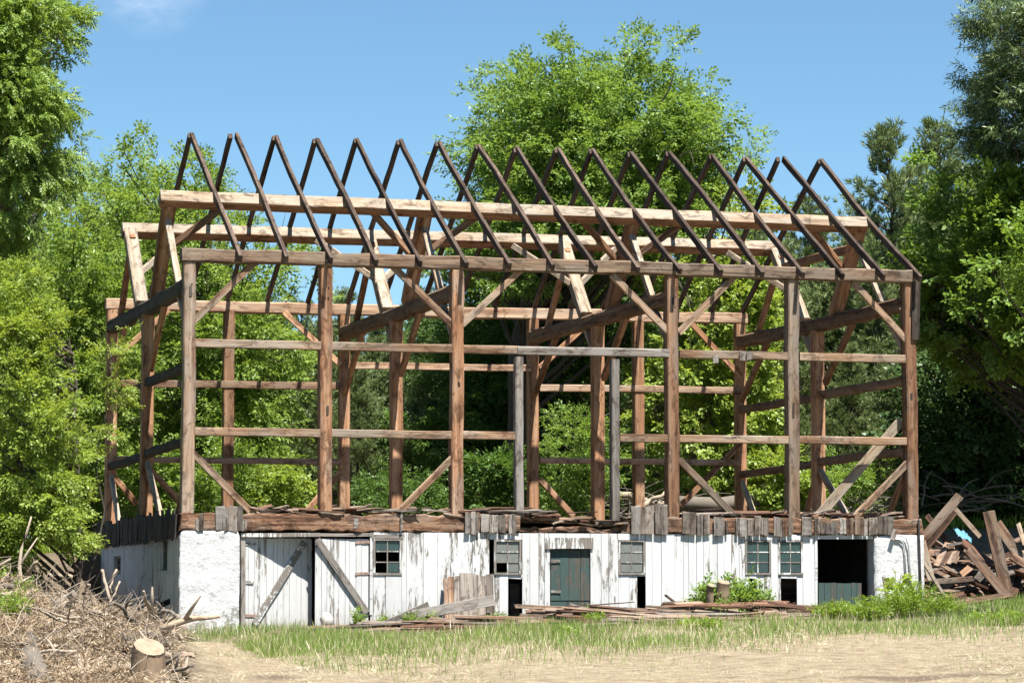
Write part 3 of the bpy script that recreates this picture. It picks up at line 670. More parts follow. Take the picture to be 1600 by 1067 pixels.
# things of the basement seen through gaps
m = MB(); 
for k in range(7): m.box(X0(1205, 1.5), X0(1262, 1.5), 1.5+k*.003, 1.56, -1.75+k*.16, -1.6+k*.16)
m.build('stall_partition', M_rust, BARN)
m = MB(); m.box(X0(790, 1.3), X0(830, 1.3), 1.0, 1.04, -1.5, -1.38); m.box(X0(792, 1.3), X0(806, 1.3), 1.05, 1.09, -1.95, -1.0); m.build('stall_rail', M_grey, BARN)
for px in (640, 1120, 1268):
    bp('basement_post', (X0(px), .2, -1.9), (X0(px), .2, -.02), .14, .14, M_dark, up=(1, 0, 0))
m = MB(); pts = [P(1394, 836, -.09), P(1408, 836.5, -.09), P(1416, 841, -.09), P(1420, 853, -.09), P(1422, 880, -.09), P(1423.5, 930, -.09)]
m.tube(pts, .017, 7); pts = [P(1398, 842, -.08), P(1406, 843, -.08), P(1412, 849, -.08), P(1414, 862, -.08), P(1415.5, 905, -.08)]; m.tube(pts, .014, 7)
m.build('conduit', M_pipe, BARN, True)
bp('drip_board', P(1394, 843, -.14), P(1399, 827, -.09), .09, .02, M_grey, up=(0, -1, 0))
# ------------------------------------------------------------------ loose timber and stumps
G_WALL = 'broken boards strewn along the foot of the white wall'
G_HEAP = 'broken boards in the tall scrap heap beside the barn'
def board(A, B, w, t, mat, label, group=None, up=(0, 0, 1), name='loose_board', cat='board', **kw):
    kw.setdefault('jit', .006); kw.setdefault('ragged', .03); kw.setdefault('wane', .06)
    return tag(beam(name, A, B, w, t, mat, None, up, **kw), label, cat, group)
wl = 'weathered brown board lying in the litter along the foot of the white wall'
for k in range(255):
    c = random.random()
    x = random.uniform(2.0, 6.6) if c < .34 else random.uniform(6.0, 11.2) if c < .82 else random.uniform(10.5, 13.6)
    L = random.uniform(.5, 2.6) if c < .85 else random.uniform(.4, 1.4)
    y = random.uniform(-3.5, -.35); a = random.gauss(0, .22)
    lift = abs(random.gauss(.05, .14))*(1.4 if 6.4 < x < 11 else .5)*max(.12, 1-abs(y+1.8)/1.9); lift = min(lift+.03*(6.4 < x < 11), .28)
    z = gz(x, y)+.03+max(0, lift); x1 = min(x+L*math.cos(a), 13.9); y1 = min(-.2, y+L*math.sin(a)*.6); z1 = max(gz(x1, y1)+.02, gz(x1, y1)+lift*random.uniform(.3, 1.1)+random.gauss(0, .03))
    board((x, y, z), (x1, y1, z1), random.uniform(.035, .15), random.uniform(.015, .04), random.choice([M_scrap, M_scrap, M_scrap, M_weath, M_rust]), wl, G_WALL,
          up=(random.gauss(0, .3), random.gauss(-.35, .4), 1), ragged=.06)
for px0, py0, px1, py1, Y in ((425, 988, 640, 981, -2.2), (452, 984, 590, 986, -2.6), (500, 990, 720, 984, -2.8), (560, 979, 705, 986, -2.0), (600, 991, 800, 983, -3.0), (470, 992, 560, 990, -2.9), (700, 989, 880, 986, -3.1), (1010, 985, 1130, 989, -2.9)):
    board(Vector(U(px0, py0, Y)), Vector(U(px1, py1, Y+.2)), random.uniform(.06, .14), .03, random.choice([M_scrap, M_weath, M_rust]), wl, G_WALL, up=(0, -.5, 1), ragged=.06)
# named pieces along the wall
def ppt(px, py, Y): return Vector(U(px, py, Y))
board(ppt(644, 961, -.85), ppt(772, 937, -.75), .2, .06, M_grey, 'long grey plank propped across the leaning brown board panel', up=(0, -1, .15))
board(ppt(572, 986, -1.0), ppt(668, 944, -.8), .05, .1, M_grey, 'thin pale stick rising diagonally to the grey plank by the wall', cat='stick')
board(ppt(1138, 961, -1.5), ppt(1190, 945, -1.3), .34, .05, M_scrap, 'broad brown plank end tilted below the leafy sapling and its stumps', up=(.1, -1, .35))
board(ppt(1089, 982, -1.6), ppt(1114, 953, -1.2), .17, .035, M_scrap, 'short brown board standing askew left of the tree stumps', up=(0, -1, .3))
board(ppt(921, 962, -1.3), ppt(940, 988, -1.7), .12, .03, M_rust, 'short rusty board jutting down from the stacked boards below the green door', up=(0, -1, .3))
board(ppt(1034, 972, -1.5), ppt(1033, 992, -1.6), .07, .03, M_rust, 'small upright stub of board in the litter right of the green door', up=(0, -1, .2))
for px0, py0, px1, py1, w_, lab in ((805, 947, 1000, 957, .11, 'long thin board topmost of the stack below the green door'), (812, 962, 1046, 969, .12, 'long board second in the stack below the green door'),
      (765, 977, 945, 966, .17, 'long thick board at the left end of the stack below the green door'), (944, 958, 1075, 974, .14, 'broad grey-brown board at the right end of the stack by the third window'),
      (1040, 930, 1092, 968, .035, 'thin bare stick leaning on the wall left of the sapling')):
    board(ppt(px0, py0, -1.1), ppt(px1, py1, -1.0), .09, w_*.7, M_scrap, lab)
# the leaning panel
pan = empty('board_panel', ppt(731, 976, -.62)); tag(pan, 'leaning panel of brown vertical boards propped against the white wall', 'panel')
for (a, b, t0, bt) in ((690.5, 697, 905, 979), (697.5, 712, 903, 978), (706, 716, 899, 975), (716, 741, 897, 976), (741.5, 756, 899, 975), (756.5, 768, 897, 972)):
    beam('board', ppt((a+b)/2+4, bt, -.65), ppt((a+b)/2-2+4, t0, -.1), (b-a)/75.5-.008, .028, random.choice([M_scrap, M_weath, M_weath]), pan, (0, -1, .6), jit=.004, ragged=.03, wane=.05)
# stumps with sapling
def stump(name, base, top, r0, r1, label, mat=None, roots=False, tilt=0):
    o = empty(name, base); tag(o, label, 'stump')
    m = MB(); n = 7; pts = [Vector(base).lerp(Vector(top), i/n) for i in range(n+1)]
    if tilt: pts[-1] = pts[-2]+Vector((tilt*.25, -tilt, 1)).normalized()*(pts[-1]-pts[-2]).length     # sawn at a slant
    m.tube(pts, [r0*(1.35-.35*min(1, i/2.2))+(r1-r0)*i/n for i in range(n+1)], 14, False, .05); m.build('trunk', mat or M_bark, o, True)
    d = (pts[-1]-pts[-2]).normalized(); top = pts[-1]
    c = MB(); c.tube([Vector(top)-d*.01, Vector(top)+d*.008], r1*.97, 14, True, .03); c.build('cut_face', M_cut, o)
    return o
b = Vector((X0(1128, -1.9), -1.9, 0)); b.z = gz(b.x, b.y)
stump('tree_stump', b-Vector((0, 0, .1)), ppt(1129, 909, -1.9), .15, .125, 'tall brown stump with pale cut top, thicker of two beside the sapling at the wall', M_stump, tilt=.35)
b = Vector((X0(1112, -1.8), -1.8, 0)); b.z = gz(b.x, b.y)
stump('tree_stump', b-Vector((0, 0, .1)), ppt(1108, 913, -1.85), .09, .075, 'thin stump cut at a slant, slimmer of two beside the sapling at the wall', M_stump, tilt=.6)
b = UG(232, 1062)
stump('tree_stump', Vector(b)-Vector((0, 0, .12)), ppt(231, 1009, b[1]), .25, .215, 'wide pale stump with flat sawn top in the brush at the bottom left', M_stump, tilt=.62)
# pale block by the right leaf of the double door
m = MB(); q = ppt(514, 981, -.5); m.tube([q, q+Vector((-.05, .03, .2)), q+Vector((-.06, .05, .3))], [.12, .13, .06], 7, True, .15); tag(m.build('stone', mat_simple('pale_stone', [(.3,(.5,.47,.42)),(.7,(.68,.65,.58))], 8), None, True), 'pale rounded stone at the foot of the double barn door', 'stone')
# dark cloth on the floor
m = MB(); n = 9
for i in range(n):
    for j in range(5): m.v.append((X0(1292, .8)+i*.065, .55+j*.12, .27+.14*math.sin(i*.4)*math.exp(-((j-2)/1.6)**2)+.03*math.sin(i*2.1+j)+ .012*i))
m.f = [(i*5+j, (i+1)*5+j, (i+1)*5+j+1, i*5+j+1) for i in range(n-1) for j in range(4)]
o = m.build('tarpaulin', M_navy, None, True); tag(o, 'crumpled dark blue cloth lying on the barn floor near its right end', 'tarp'); o.modifiers.new('thick', 'SOLIDIFY').thickness = .012
# -------- scrap heap right of the barn
hl = 'brown broken board in the middle of the tall scrap heap right of the barn'
for k in range(105):
    x = random.uniform(15.7, 20.0); y = random.uniform(.2, 5.5); top = max(.1, 1.55-.3*abs(x-17.4)-.28*abs(y-3.0))
    z = gz(x, y)+random.uniform(0.02, 1)*top*.8; a = random.uniform(-1.3, 1.3); L = random.uniform(.7, 2.3); tl = random.gauss(0, .35)
    d = Vector((math.cos(a), math.sin(a)*.9, tl)).normalized()*L
    A = Vector((x, y, z))-d*.5; B = A+d
    for q in (A, B): q.z = max(q.z, gz(q.x, q.y)+.02); q.x = max(q.x, 15.45)
    board(A, B, random.choice([random.uniform(.08, .2), random.uniform(.18, .42)]), random.uniform(.02, .07), random.choice([M_scrap, M_scrap, M_scrap, M_rust, M_weath, M_sill]), hl, G_HEAP, up=(random.gauss(0, .6), random.gauss(-.4, .6), 1), ragged=.08, name='scrap_plank')
HB = [((1441,843),(1500,774),1.2,.2,.04,M_scrap,'long brown board jutting up highest at the left of the scrap heap',(-.5,-1,.4)),
 ((1446,858),(1492,800),1.0,.12,.03,M_rust,'rust brown board below the highest jutting board of the scrap heap',(-.4,-1,.5)),
 ((1489,791),(1530,838),1.8,.11,.1,M_pale,'pale peeled log sloping down behind the blue tarp in the scrap heap',(0,0,1)),
 ((1545,800),(1575,935),.7,.28,.04,M_scrap,'wide upright brown plank leaning at the right of the scrap heap',(0,-1,.3)),
 ((1557,818),(1606,888),1.1,.26,.04,M_scrap,'wide brown plank sloping off behind the upright plank in the heap',(0,-1,.5)),
 ((1512,858),(1572,930),.55,.2,.04,M_scrap,'brown plank sloping down to the foot of the upright plank',(-.3,-1,.5)),
 ((1503,846),(1552,882),1.0,.24,.04,M_rust,'broad rusty plank lying beneath the blue tarp',(0,-.7,1)),
 ((1463,908),(1519,904),.4,.13,.11,M_scrap,'short squared beam lying low across the scrap heap',(0,0,1)),
 ((1474,947),(1581,929),-.3,.2,.05,M_scrap,'long board flat on the ground in front of the scrap heap',(0,-.5,1)),
 ((1470,943),(1508,931),-.1,.22,.04,M_rust,'short dark board on the ground at the left foot of the heap',(0,-.5,1)),
 ((1441,846),(1455,905),.9,.16,.03,M_pale,'pale narrow board standing between barn corner and scrap heap',(-.2,-1,.2)),
 ((1440,874),(1475,930),.2,.065,.06,M_dead,'bent grey pole leaning down beside the right barn corner',(0,0,1)),
 ((1457,944),(1469,944),-.4,.28,.1,M_cut,'sawn pale block end standing at the left foot of the heap',(0,-1,.3)),
 ((1435,811),(1440,941),-.08,.035,.03,M_dark,'thin dark rod leaning upright against the right barn corner',(0,-1,0)),
 ((1381,900),(1389,942),-.35,.07,.03,M_grey,'narrow grey stake leaning against the right white pier',(0,-1,.2)),
 ((1590,817),(1600,850),1.0,.1,.04,M_pale,'pale splintered board end at the far right of the scrap heap',(0,-1,.2)),
 ((1580,868),(1640,905),.6,.2,.04,M_scrap,'brown plank running off the right edge of the photo in the scrap heap',(0,-1,.6)),
 ((1575,850),(1630,830),1.5,.18,.04,M_scrap,'brown board lying level at the top right of the scrap heap',(0,-.5,1)),
 ((1448,806),(1478,842),1.5,.14,.03,M_rust,'red brown board crossing behind the highest jutting board',(0,-.8,.5))]
for a, b_, Y, w_, t_, mt, lab, up in HB: board(ppt(*a, Y), ppt(*b_, Y+(.0 if Y < .3 else -.15)), w_, t_, mt, lab, None, up, cat='pole' if 'pole' in lab or 'rod' in lab else 'log' if ' log' in lab else 'board')
# hollow sheet of boards leaning in the heap
sh = empty('board_panel', ppt(1490, 885, .8)); tag(sh, 'dark tilted panel of joined boards leaning in the middle of the scrap heap', 'panel')
for k in range(4):
    beam('board', ppt(1463+k*9, 884-k*1.5, .9), ppt(1481+k*8, 848+k*.6, 1.3), .125, .025, M_scrap, sh, (-.5, -1, .6), jit=.004)
beam('batten', ppt(1480, 852, 1.1), ppt(1512, 846, 1.1), .05, .05, M_grey, sh)
# blue tarp scrap
m = MB(); c = ppt(1506, 834, 1.15)
for i in range(10):
    for j in range(6): m.v.append((c.x-.17+i*.034+.02*math.sin(j), c.y-.1+j*.05, c.z-.06-.012*i+.2*(j/5)+.035*math.sin(i*1.3+j*2.2)))
m.f = [(i*6+j, (i+1)*6+j, (i+1)*6+j+1, i*6+j+1) for i in range(9) for j in range(5)]
o = m.build('tarpaulin', M_tarp, None, True); tag(o, 'small crumpled bright blue tarp lying on the scrap heap', 'tarp'); o.modifiers.new('thick', 'SOLIDIFY').thickness = .01
# -------- brush pile at the bottom left
def sticks(n, fx, fr, rr, name, mat, lab):
    m = MB()
    for k in range(n):
        p, d = fx(); L = fr()
        q = [p]; dd = Vector(d)
        for s in range(3):
            dd = (dd+Vector((random.gauss(0, .22), random.gauss(0, .22), random.gauss(0, .18)))).normalized(); q.append(q[-1]+dd*L/3)
        r = random.uniform(*rr); m.tube(q, [r, r*.8, r*.6, r*.3], 4, False)
    return tag(m.build(name, mat), lab, 'brush', None, 'stuff')
def brush_pt():
    c = random.random()
    if c < .55: x = random.gauss(-4.7, 1.2); y = random.gauss(-7.5, 4.2)
    else: x = random.gauss(-3.4, 1.0); y = random.gauss(-11.5, 3.4)
    x = min(x, -1.5 - .14*max(0, -y-6) - abs(random.gauss(0, .25)))
    y = min(y, 1.0)
    a = random.uniform(0, 6.28); return Vector((x, y, gz(x, y)+random.uniform(-.03, .2))), (math.cos(a), math.sin(a)*.9, random.gauss(.1, .35))
sticks(2200, brush_pt, lambda: random.uniform(.2, .95), (.003, .011), 'brush_pile', M_dead, 'heap of dry grey branches and straw in front of the left wall')
G_BR = 'large dead branches on the brush pile'
def branch(pts, r0, r1, label, mat=None, cat='branch', cut=False, lay=True):
    q = []
    for (px, py, yy) in pts:
        if lay:
            g_ = Vector(UG(px, py)); g_ += (Vector(CAM)-g_).normalized()*random.uniform(.12, .3); q.append(g_)
        else: q.append(ppt(px, py, yy))
    # smooth the polyline
    s = [q[0]]
    for i in range(len(q)-1):
        a, b2 = q[i], q[i+1]; s += [a.lerp(b2, t_) + Vector((random.gauss(0, .02), random.gauss(0, .02), random.gauss(0, .02))) for t_ in (.25, .5, .75)] + [b2]
    m = MB(); n = len(s)-1; m.tube(s, [r0+(r1-r0)*i/n for i in range(n+1)], 8, True, .08)
    o = tag(m.build('dead_branch' if cat == 'branch' else cat.replace(' ', '_'), mat or M_dead, None, True), label, cat)
    if cut:
        d = (s[0]-s[1]).normalized(); c = MB(); c.tube([s[0]-d*.005, s[0]+d*.012], r0*.96, 10); c.build('cut_face', M_cut, o)
    return o
branch([(148, 1043, -14), (178, 1040, -14), (214, 1052, -13.6)], .075, .07, 'short pale log with sawn end lying left of the wide stump', M_dead, 'log', True)
branch([(60, 1066, -13.5), (48, 1010, -12), (36, 965, -10), (52, 925, -9)], .17, .09, 'thick crooked dead trunk rising at the left of the brush pile', M_bark, 'dead tree')
branch([(74, 899, -7.5), (98, 900, -7.6), (121, 903, -7.7)], .06, .045, 'pale stub of branch pointing right at the top of the brush pile', M_dead, 'branch', True)
branch([(136, 937, -7.5), (138, 926, -7.5), (139, 912, -7.5)], .06, .035, 'short whitish splintered stake on top of the brush pile', M_pale, 'stake', lay=False)
branch([(100, 985, -9), (125, 965, -8.6), (162, 942, -8)], .09, .05, 'thick grey branch slanting up across the middle of the brush pile')
branch([(52, 915, -9.5), (56, 970, -9.6), (80, 1010, -10), (95, 1050, -11)], .045, .03, 'long curved dark branch hanging down the front of the brush pile', M_bark)
branch([(98, 990, -10.5), (115, 1020, -11), (135, 1066, -12)], .06, .035, 'straight grey branch running down to the bottom edge of the photo')
branch([(160, 890, -5.5), (166, 915, -5.6), (172, 945, -6)], .03, .025, 'upright pale branch standing at the right end of the brush pile', lay=False)
branch([(182, 890, -5.4), (175, 912, -5.5), (170, 935, -5.6)], .025, .015, 'thin whitish forked twig leaning right beside the upright branch', lay=False)
branch([(187, 908, -5.2), (180, 928, -5.3), (172, 942, -5.5)], .02, .012, 'thinnest twig lying behind the upright pale branch', lay=False)
branch([(160, 945, -6), (190, 952, -5.5), (200, 975, -5.6)], .025, .015, 'hooked thin branch curling over the right end of the brush pile')
branch([(200, 1000, -8), (225, 992, -8), (245, 998, -8), (262, 1008, -8.4)], .1, .07, 'bark covered log half buried behind the wide stump', M_bark, 'log')
branch([(235, 980, -7), (255, 1000, -8), (275, 1022, -9.5)], .025, .02, 'pale peeled pole lying on the wide stump', M_pale, 'pole')
branch([(90, 955, -9), (105, 975, -9.5), (130, 988, -10)], .08, .05, 'split orange-brown log in the middle of the brush pile', M_rust, 'log')
branch([(0, 1040, -12), (40, 1020, -11), (90, 1000, -10.6)], .06, .04, 'grey branch entering the brush pile from the left edge')
for k in range(70):
    p, d = brush_pt(); L = random.uniform(.5, 1.7); q = [p+Vector((0, -.05, .06))]; dd = Vector(d); dd.z = random.gauss(.12, .3)
    for s_ in range(5):
        dd = (dd+Vector((random.gauss(0, .2), random.gauss(0, .2), random.gauss(-.06, .16)))).normalized(); q.append(q[-1]+dd*L/5); q[-1].z = max(q[-1].z, gz(q[-1].x, q[-1].y)+.03); q[-1].x = min(q[-1].x, -.8)
    r = random.uniform(.018, .07); m = MB(); m.tube(q, [r*(1-i*.13) for i in range(6)], 6, True, .1)
    e = q[3]+Vector((random.gauss(0, .2), random.gauss(0, .2), random.uniform(.1, .35))); m.tube([q[2], q[2].lerp(e, .5)+Vector((0, 0, .02)), e], [r*.6, r*.45, r*.2], 5)
    tag(m.build('dead_branch', random.choice([M_dead, M_dead, M_bark, M_pale]), None, True), 'crooked dead branch tangled in the brush pile at the bottom left', 'branch', 'dead branches tangled in the brush pile')
for k in range(60):
    p, d = brush_pt(); L = random.uniform(.12, .7); dd = Vector((d[0], d[1], random.gauss(.1, .4))).normalized(); p.z = gz(p.x, p.y)+random.uniform(.05, .2)
    board(p, p+dd*L, random.uniform(.04, .16), random.uniform(.03, .1), random.choice([M_pale, M_pale, M_cut, M_scrap]), 'splintered chunk of pale wood lying in the brush pile at the bottom left', 'wood chunks in the brush pile', up=(random.gauss(0, .5), random.gauss(-.4, .4), 1), name='wood_chunk', cat='wood chunk', jit=.02, ragged=.06, seg=5)
board(ppt(240, 991, -2.5), ppt(352, 1010, -4.3), .16, .06, M_dark, 'long dark plank lying at the foot of the left rendered pier', up=(0, -.4, 1))
board(ppt(202, 966, .6), ppt(272, 937, 1.2), .1, .09, M_dark, 'dark timber leaning against the shaded side wall')
board(ppt(380, 1062, -16.5), ppt(520, 1056, -16), .1, .03, M_grey, 'grey slat lying flat in the straw near the bottom edge', up=(0, -.2, 1))
# bare shrub against the shaded wall
sb = MB()
for k in range(12):
    y = random.uniform(1.5, 3.6); p = Vector((XL-.3, y, gz(XL-.8, y)-.2)); q = [p]; d = Vector((random.gauss(-.1, .25), random.gauss(.05, .4), 1)).normalized()
    for s_ in range(7): d = (d+Vector((random.gauss(0, .2), random.gauss(0, .3), random.gauss(.0, .2)))).normalized(); q.append(q[-1]+d*.22); q[-1].x = min(q[-1].x, XL-.06)
    r = random.uniform(.01, .022); sb.tube(q, [r*(1-i/9) for i in range(8)], 5, False)
tag(sb.build('bare_shrub', M_barkd, None, True), 'leafless dark shrub growing against the shaded side wall', 'shrub')
# ------------------------------------------------------------------ foliage
def rot_frames(d, rng, roll=.7):
    d = d/np.linalg.norm(d, axis=1, keepdims=True); up = np.tile(np.array([0., 0, 1.]), (len(d), 1))
    y = np.cross(up, d); ln = np.linalg.norm(y, axis=1, keepdims=True); y = np.where(ln < .1, np.array([[0., 1, 0]]), y/np.maximum(ln, 1e-6)); z = np.cross(d, y)
    a = rng.normal(0, roll, len(d))[:, None]
    return np.stack([d, y*np.cos(a)+z*np.sin(a), z*np.cos(a)-y*np.sin(a)], 2)    # columns
def leaflet(b, t, w, sag=.15, up=(0, 0, 1)):
    b = np.array(b, float); t = np.array(t, float); ax = t-b; s = np.cross(np.array(up, float), ax); s /= np.linalg.norm(s)+1e-9
    m = b+ax*.42; n = np.cross(ax, s); n /= np.linalg.norm(n)+1e-9
    return [b, m+s*w/2+n*w*sag, t, m-s*w/2+n*w*sag]
def tmpl_compound(L=.34, pairs=4, l=.13, w=.05):
    q = []
    for i in range(pairs):
        t = .28+.62*i/(pairs-1) if pairs > 1 else .6; p = np.array([L*t, 0, -.12*L*t*t]); k = l*(1-.12*abs(i-1.5))
        for s in (-1, 1): q.append(leaflet(p, p+np.array([k*.62, s*k*.72, -k*.28]), w))
    p = np.array([L, 0, -.12*L]); q.append(leaflet(p, p+np.array([l*.95, 0, -l*.35]), w)); return np.array(q)
def tmpl_twig(rng, n=7, L=.3, l=.12, w=.1):
    q = []
    for i in range(n):
        p = np.array([L*(i+.6)/n, 0, 0]); a = rng.uniform(0, 6.28); d = np.array([.5+.4*rng.random(), math.cos(a)*.8, math.sin(a)*.5-.25]); d /= np.linalg.norm(d)
        q.append(leaflet(p+d*.02, p+d*(l+.02)*rng.uniform(.75, 1.15), w*rng.uniform(.8, 1.1), .1, (rng.normal(0, .3), rng.normal(0, .3), 1)))
    return np.array(q)
def tmpl_tuft(rng, n=16, l=.2, w=.02, spread=.75):
    q = []
    for i in range(n):
        a = rng.uniform(0, 6.28); s = spread*math.sqrt(rng.random()); d = np.array([1, math.cos(a)*s*1.3, math.sin(a)*s*1.3]); d /= np.linalg.norm(d)
        p = np.array([rng.uniform(-.1, .05), 0, 0]); q.append(leaflet(p, p+d*l*rng.uniform(.7, 1.1), w, 0, rng.normal(0, 1, 3)))
    return np.array(q)
def sprays(tm, pos, d, sc, rng, roll=.7):
    Rm = rot_frames(d, rng, roll); T = tm.reshape(-1, 3)
    return (np.einsum('nij,kj->nki', Rm, T)*sc[:, None, None]+pos[:, None, :]).reshape(-1, 4, 3)
def in_poly(pts, poly):
    x, y = pts[:, 0], pts[:, 1]; c = np.zeros(len(pts), bool); n = len(poly); j = n-1
    for i in range(n):
        xi, yi = poly[i]; xj, yj = poly[j]; cond = ((yi > y) != (yj > y)) & (x < (xj-xi)*(y-yi)/(yj-yi+1e-12)+xi); c ^= cond; j = i
    return c
def edge_dist(pts, poly):
    d = np.full(len(pts), 1e9); n = len(poly)
    for i in range(n):
        a = np.array(poly[i]); b = np.array(poly[(i+1) % n]); ab = b-a; t_ = np.clip(((pts-a)@ab)/(ab@ab+1e-9), 0, 1); d = np.minimum(d, np.linalg.norm(pts-(a+t_[:, None]*ab), axis=1))
    return d
def crown_centres(poly_px, Y, depth, n, rc, rng, shell=.5, inset=.12):
    poly = [tuple(U(px, py, Y)[[0, 2]]) for px, py in poly_px]; A = np.array(poly); lo, hi = A.min(0), A.max(0); out = []
    while sum(len(o) for o in out) < n:
        p = rng.uniform(lo, hi, (n*4, 2)); p = p[in_poly(p, poly)]; e = edge_dist(p, poly); p = p[e > rc*.55+inset]; out.append(p)
    p = np.concatenate(out)[:n]; e = edge_dist(p, poly); f = np.sqrt(1-(1-np.minimum(1, e/max(depth*.8, 1e-3)))**2)
    u = rng.uniform(-1, 1, n); u = np.sign(u)*np.abs(u)**shell
    return np.stack([p[:, 0], Y+u*depth*f, p[:, 1]], 1), A
def leafy_tree(name, label, poly_px, Y, depth, n, rc, per, leaf, mat, bark, trunk_px, r_tr=.22, seed=1, cat='tree', group=None, sc=(.8, 1.25), droop=.35, tm=None, limbs=.6, parts=True, base_py=None, trunk_lean=0, centres=None, lower=None, shell_r=.42, inset=.12):
    rng = np.random.default_rng(seed); random.seed(seed); n0 = n
    C, A = crown_centres(poly_px, Y, depth, n, rc, rng, inset=inset)
    if lower:                                # boughs further back, under the overhanging crown
        C2, A2 = crown_centres(lower[0], Y+lower[1], lower[2], lower[3], rc, rng); C = np.concatenate([C, C2]); A = np.concatenate([A, A2]); n = len(C)
    # ragged edge: many small clumps out to the outline; pockets: clumps near a few points are left out
    Ce, _ = crown_centres(poly_px, Y, depth*1.08, int(n0*.9), rc*.42, rng, .35, -.05)
    vo = C[rng.choice(len(C), max(3, len(C)//16), replace=False)]; keep = np.min(np.linalg.norm(C[:, None]-vo[None], axis=2), axis=1) > rc*.8
    C = np.concatenate([C[keep], Ce]); n = len(C); rcs = np.concatenate([rc*rng.uniform(.65, 1.3, keep.sum()), rc*rng.uniform(.3, .62, len(Ce))]); cnt = np.maximum(7, per*1.5*(rcs/rc)**1.8).astype(int)
    tx = U(trunk_px, 800, Y)[0]; base = Vector((tx, Y, gz(tx, Y)-.1)); zlo, zhi = A[:, 1].min(), A[:, 1].max()
    root = empty(name, base); tag(root, label, cat, group)
    mid = C.mean(0)
    # trunk and limbs
    m = MB(); top = np.array([A[:, 0].mean()*.55+tx*.45, Y, zlo+(zhi-zlo)*.78]); fork = base.z+max(.8, (zlo-base.z)*.6+(zhi-zlo)*.22)
    pts = [np.array([base.x, base.y, base.z])]; nT = 7
    for i in range(1, nT+1):
        f = i/nT; q = np.array(base)*(1-f)+top*f; q[2] = base.z+(top[2]-base.z)*f; q[:2] += rng.normal(0, .12, 2)*(f < 1); pts.append(q)
    m.tube(pts, [r_tr*(1.25 if i == 0 else 1)*(1-.85*i/nT) for i in range(nT+1)], 9, False, .06)
    for c in C[rng.random(n) < limbs*.75]:
        zt = np.clip(c[2]-np.hypot(c[0]-tx, c[1]-Y)*rng.uniform(.5, 1.0), base.z+.5, top[2]-.2); f = (zt-base.z)/(top[2]-base.z+1e-6); i = min(int(f*nT), nT-1); g = f*nT-i
        s = pts[i]*(1-g)+pts[i+1]*g; k = s*.45+c*.55; k[2] = s[2]*.65+c[2]*.35; dd = np.linalg.norm(c-s)
        q = [s*(1-v)**2+2*k*v*(1-v)+c*v*v+rng.normal(0, .03, 3) for v in np.linspace(0, 1, 6)]; r = min(.11, .014+.011*dd)*min(1, r_tr/.2+.3)
        m.tube(q, [r*(1-.8*v) for v in np.linspace(0, 1, 6)], 5, False)
        for _ in range(2):
            e = c+rng.normal(0, rc*.45, 3); m.tube([c*.8+s*.2, (c+e)/2+rng.normal(0, .05, 3), e], [r*.4, r*.25, .004], 4, False)
    m.build('trunk', bark, root, True)
    # leaves
    tm = tm if tm is not None else tmpl_compound()
    # each clump is a handful of flat leafy pads, so light tops sit over dark gaps
    ns = np.maximum(2, cnt//12); sp = np.repeat(np.arange(n), ns); S = len(sp); v0 = rng.normal(0, 1, (S, 3)); v0 /= np.linalg.norm(v0, axis=1, keepdims=True)
    so = C[sp]+v0*(rng.random(S)**.36)[:, None]*rcs[sp][:, None]*np.array([1, 1, .8]); sr = (.16+.2*rcs[sp])*rng.uniform(.7, 1.3, S)
    k2 = np.repeat(np.arange(S), np.maximum(3, (cnt[sp]/ns[sp]*rng.uniform(.6, 1.4, S)).astype(int))); N = len(k2); ci = sp[k2]
    v = rng.normal(0, 1, (N, 3)); v /= np.linalg.norm(v, axis=1, keepdims=True); v = v*.75+v0[k2]*.5
    pos = so[k2]+v*(rng.random(N)**.5)[:, None]*sr[k2][:, None]*np.array([1.15, 1.15, .5])
    out = (C[ci]-mid)*np.array([1, 1, .6]); out /= np.linalg.norm(out, axis=1, keepdims=True)+1e-6
    d = v*.8+out*.7+rng.normal(0, .35, (N, 3)); d[:, 2] -= droop
    verts = sprays(tm, pos, d, rng.uniform(sc[0], sc[1], N)*leaf*.8, rng)
    link_mesh('crown', quads_mesh('crown', verts, mat), root); return root
TW = tmpl_twig(np.random.default_rng(3), 7); TWB = tmpl_twig(np.random.default_rng(4), 6, .28, .16, .13)
TC = tmpl_twig(np.random.default_rng(8), 10, .3, .115, .05); TCL = np.concatenate([tmpl_compound(.34, 4, .11, .042), tmpl_twig(np.random.default_rng(5), 5, .3, .11, .045)])
# near trees at the left
leafy_tree('walnut_tree', 'tall bright tree at the left edge whose drooping sprays reach into the sky', [(-90,-60),(122,-30),(134,38),(108,62),(132,72),(70,78),(62,110),(100,130),(118,168),(100,205),(128,245),(112,290),(72,305),(52,345),(10,410),(-90,420)],
           5.0, 2.2, 140, .5, 58, 1.1, L_ash, M_bark, -70, .3, 11, tm=TCL, droop=.55)
leafy_tree('box_elder', 'yellow-green tree overhanging the left end of the barn frame and the brush pile', [(-110,400),(30,415),(62,450),(78,510),(88,570),(100,620),(118,660),(175,655),(215,668),(160,700),(125,735),(128,790),(165,818),(150,842),(100,860),(70,885),(30,935),(-20,960),(-110,960)],
           2.2, 1.9, 110, .42, 60, .95, L_lime, M_barkd, 132, .11, 12, tm=TC, droop=.4)
leafy_tree('leafy_sprout', 'thin spray of bright leaves hanging in front of the leftmost posts', [(150,520),(200,510),(225,560),(232,600),(210,650),(170,640),(150,590)], 2.6, .5, 12, .24, 14, .8, L_lime, M_barkd, 150, .03, 13, cat='tree', tm=TC)
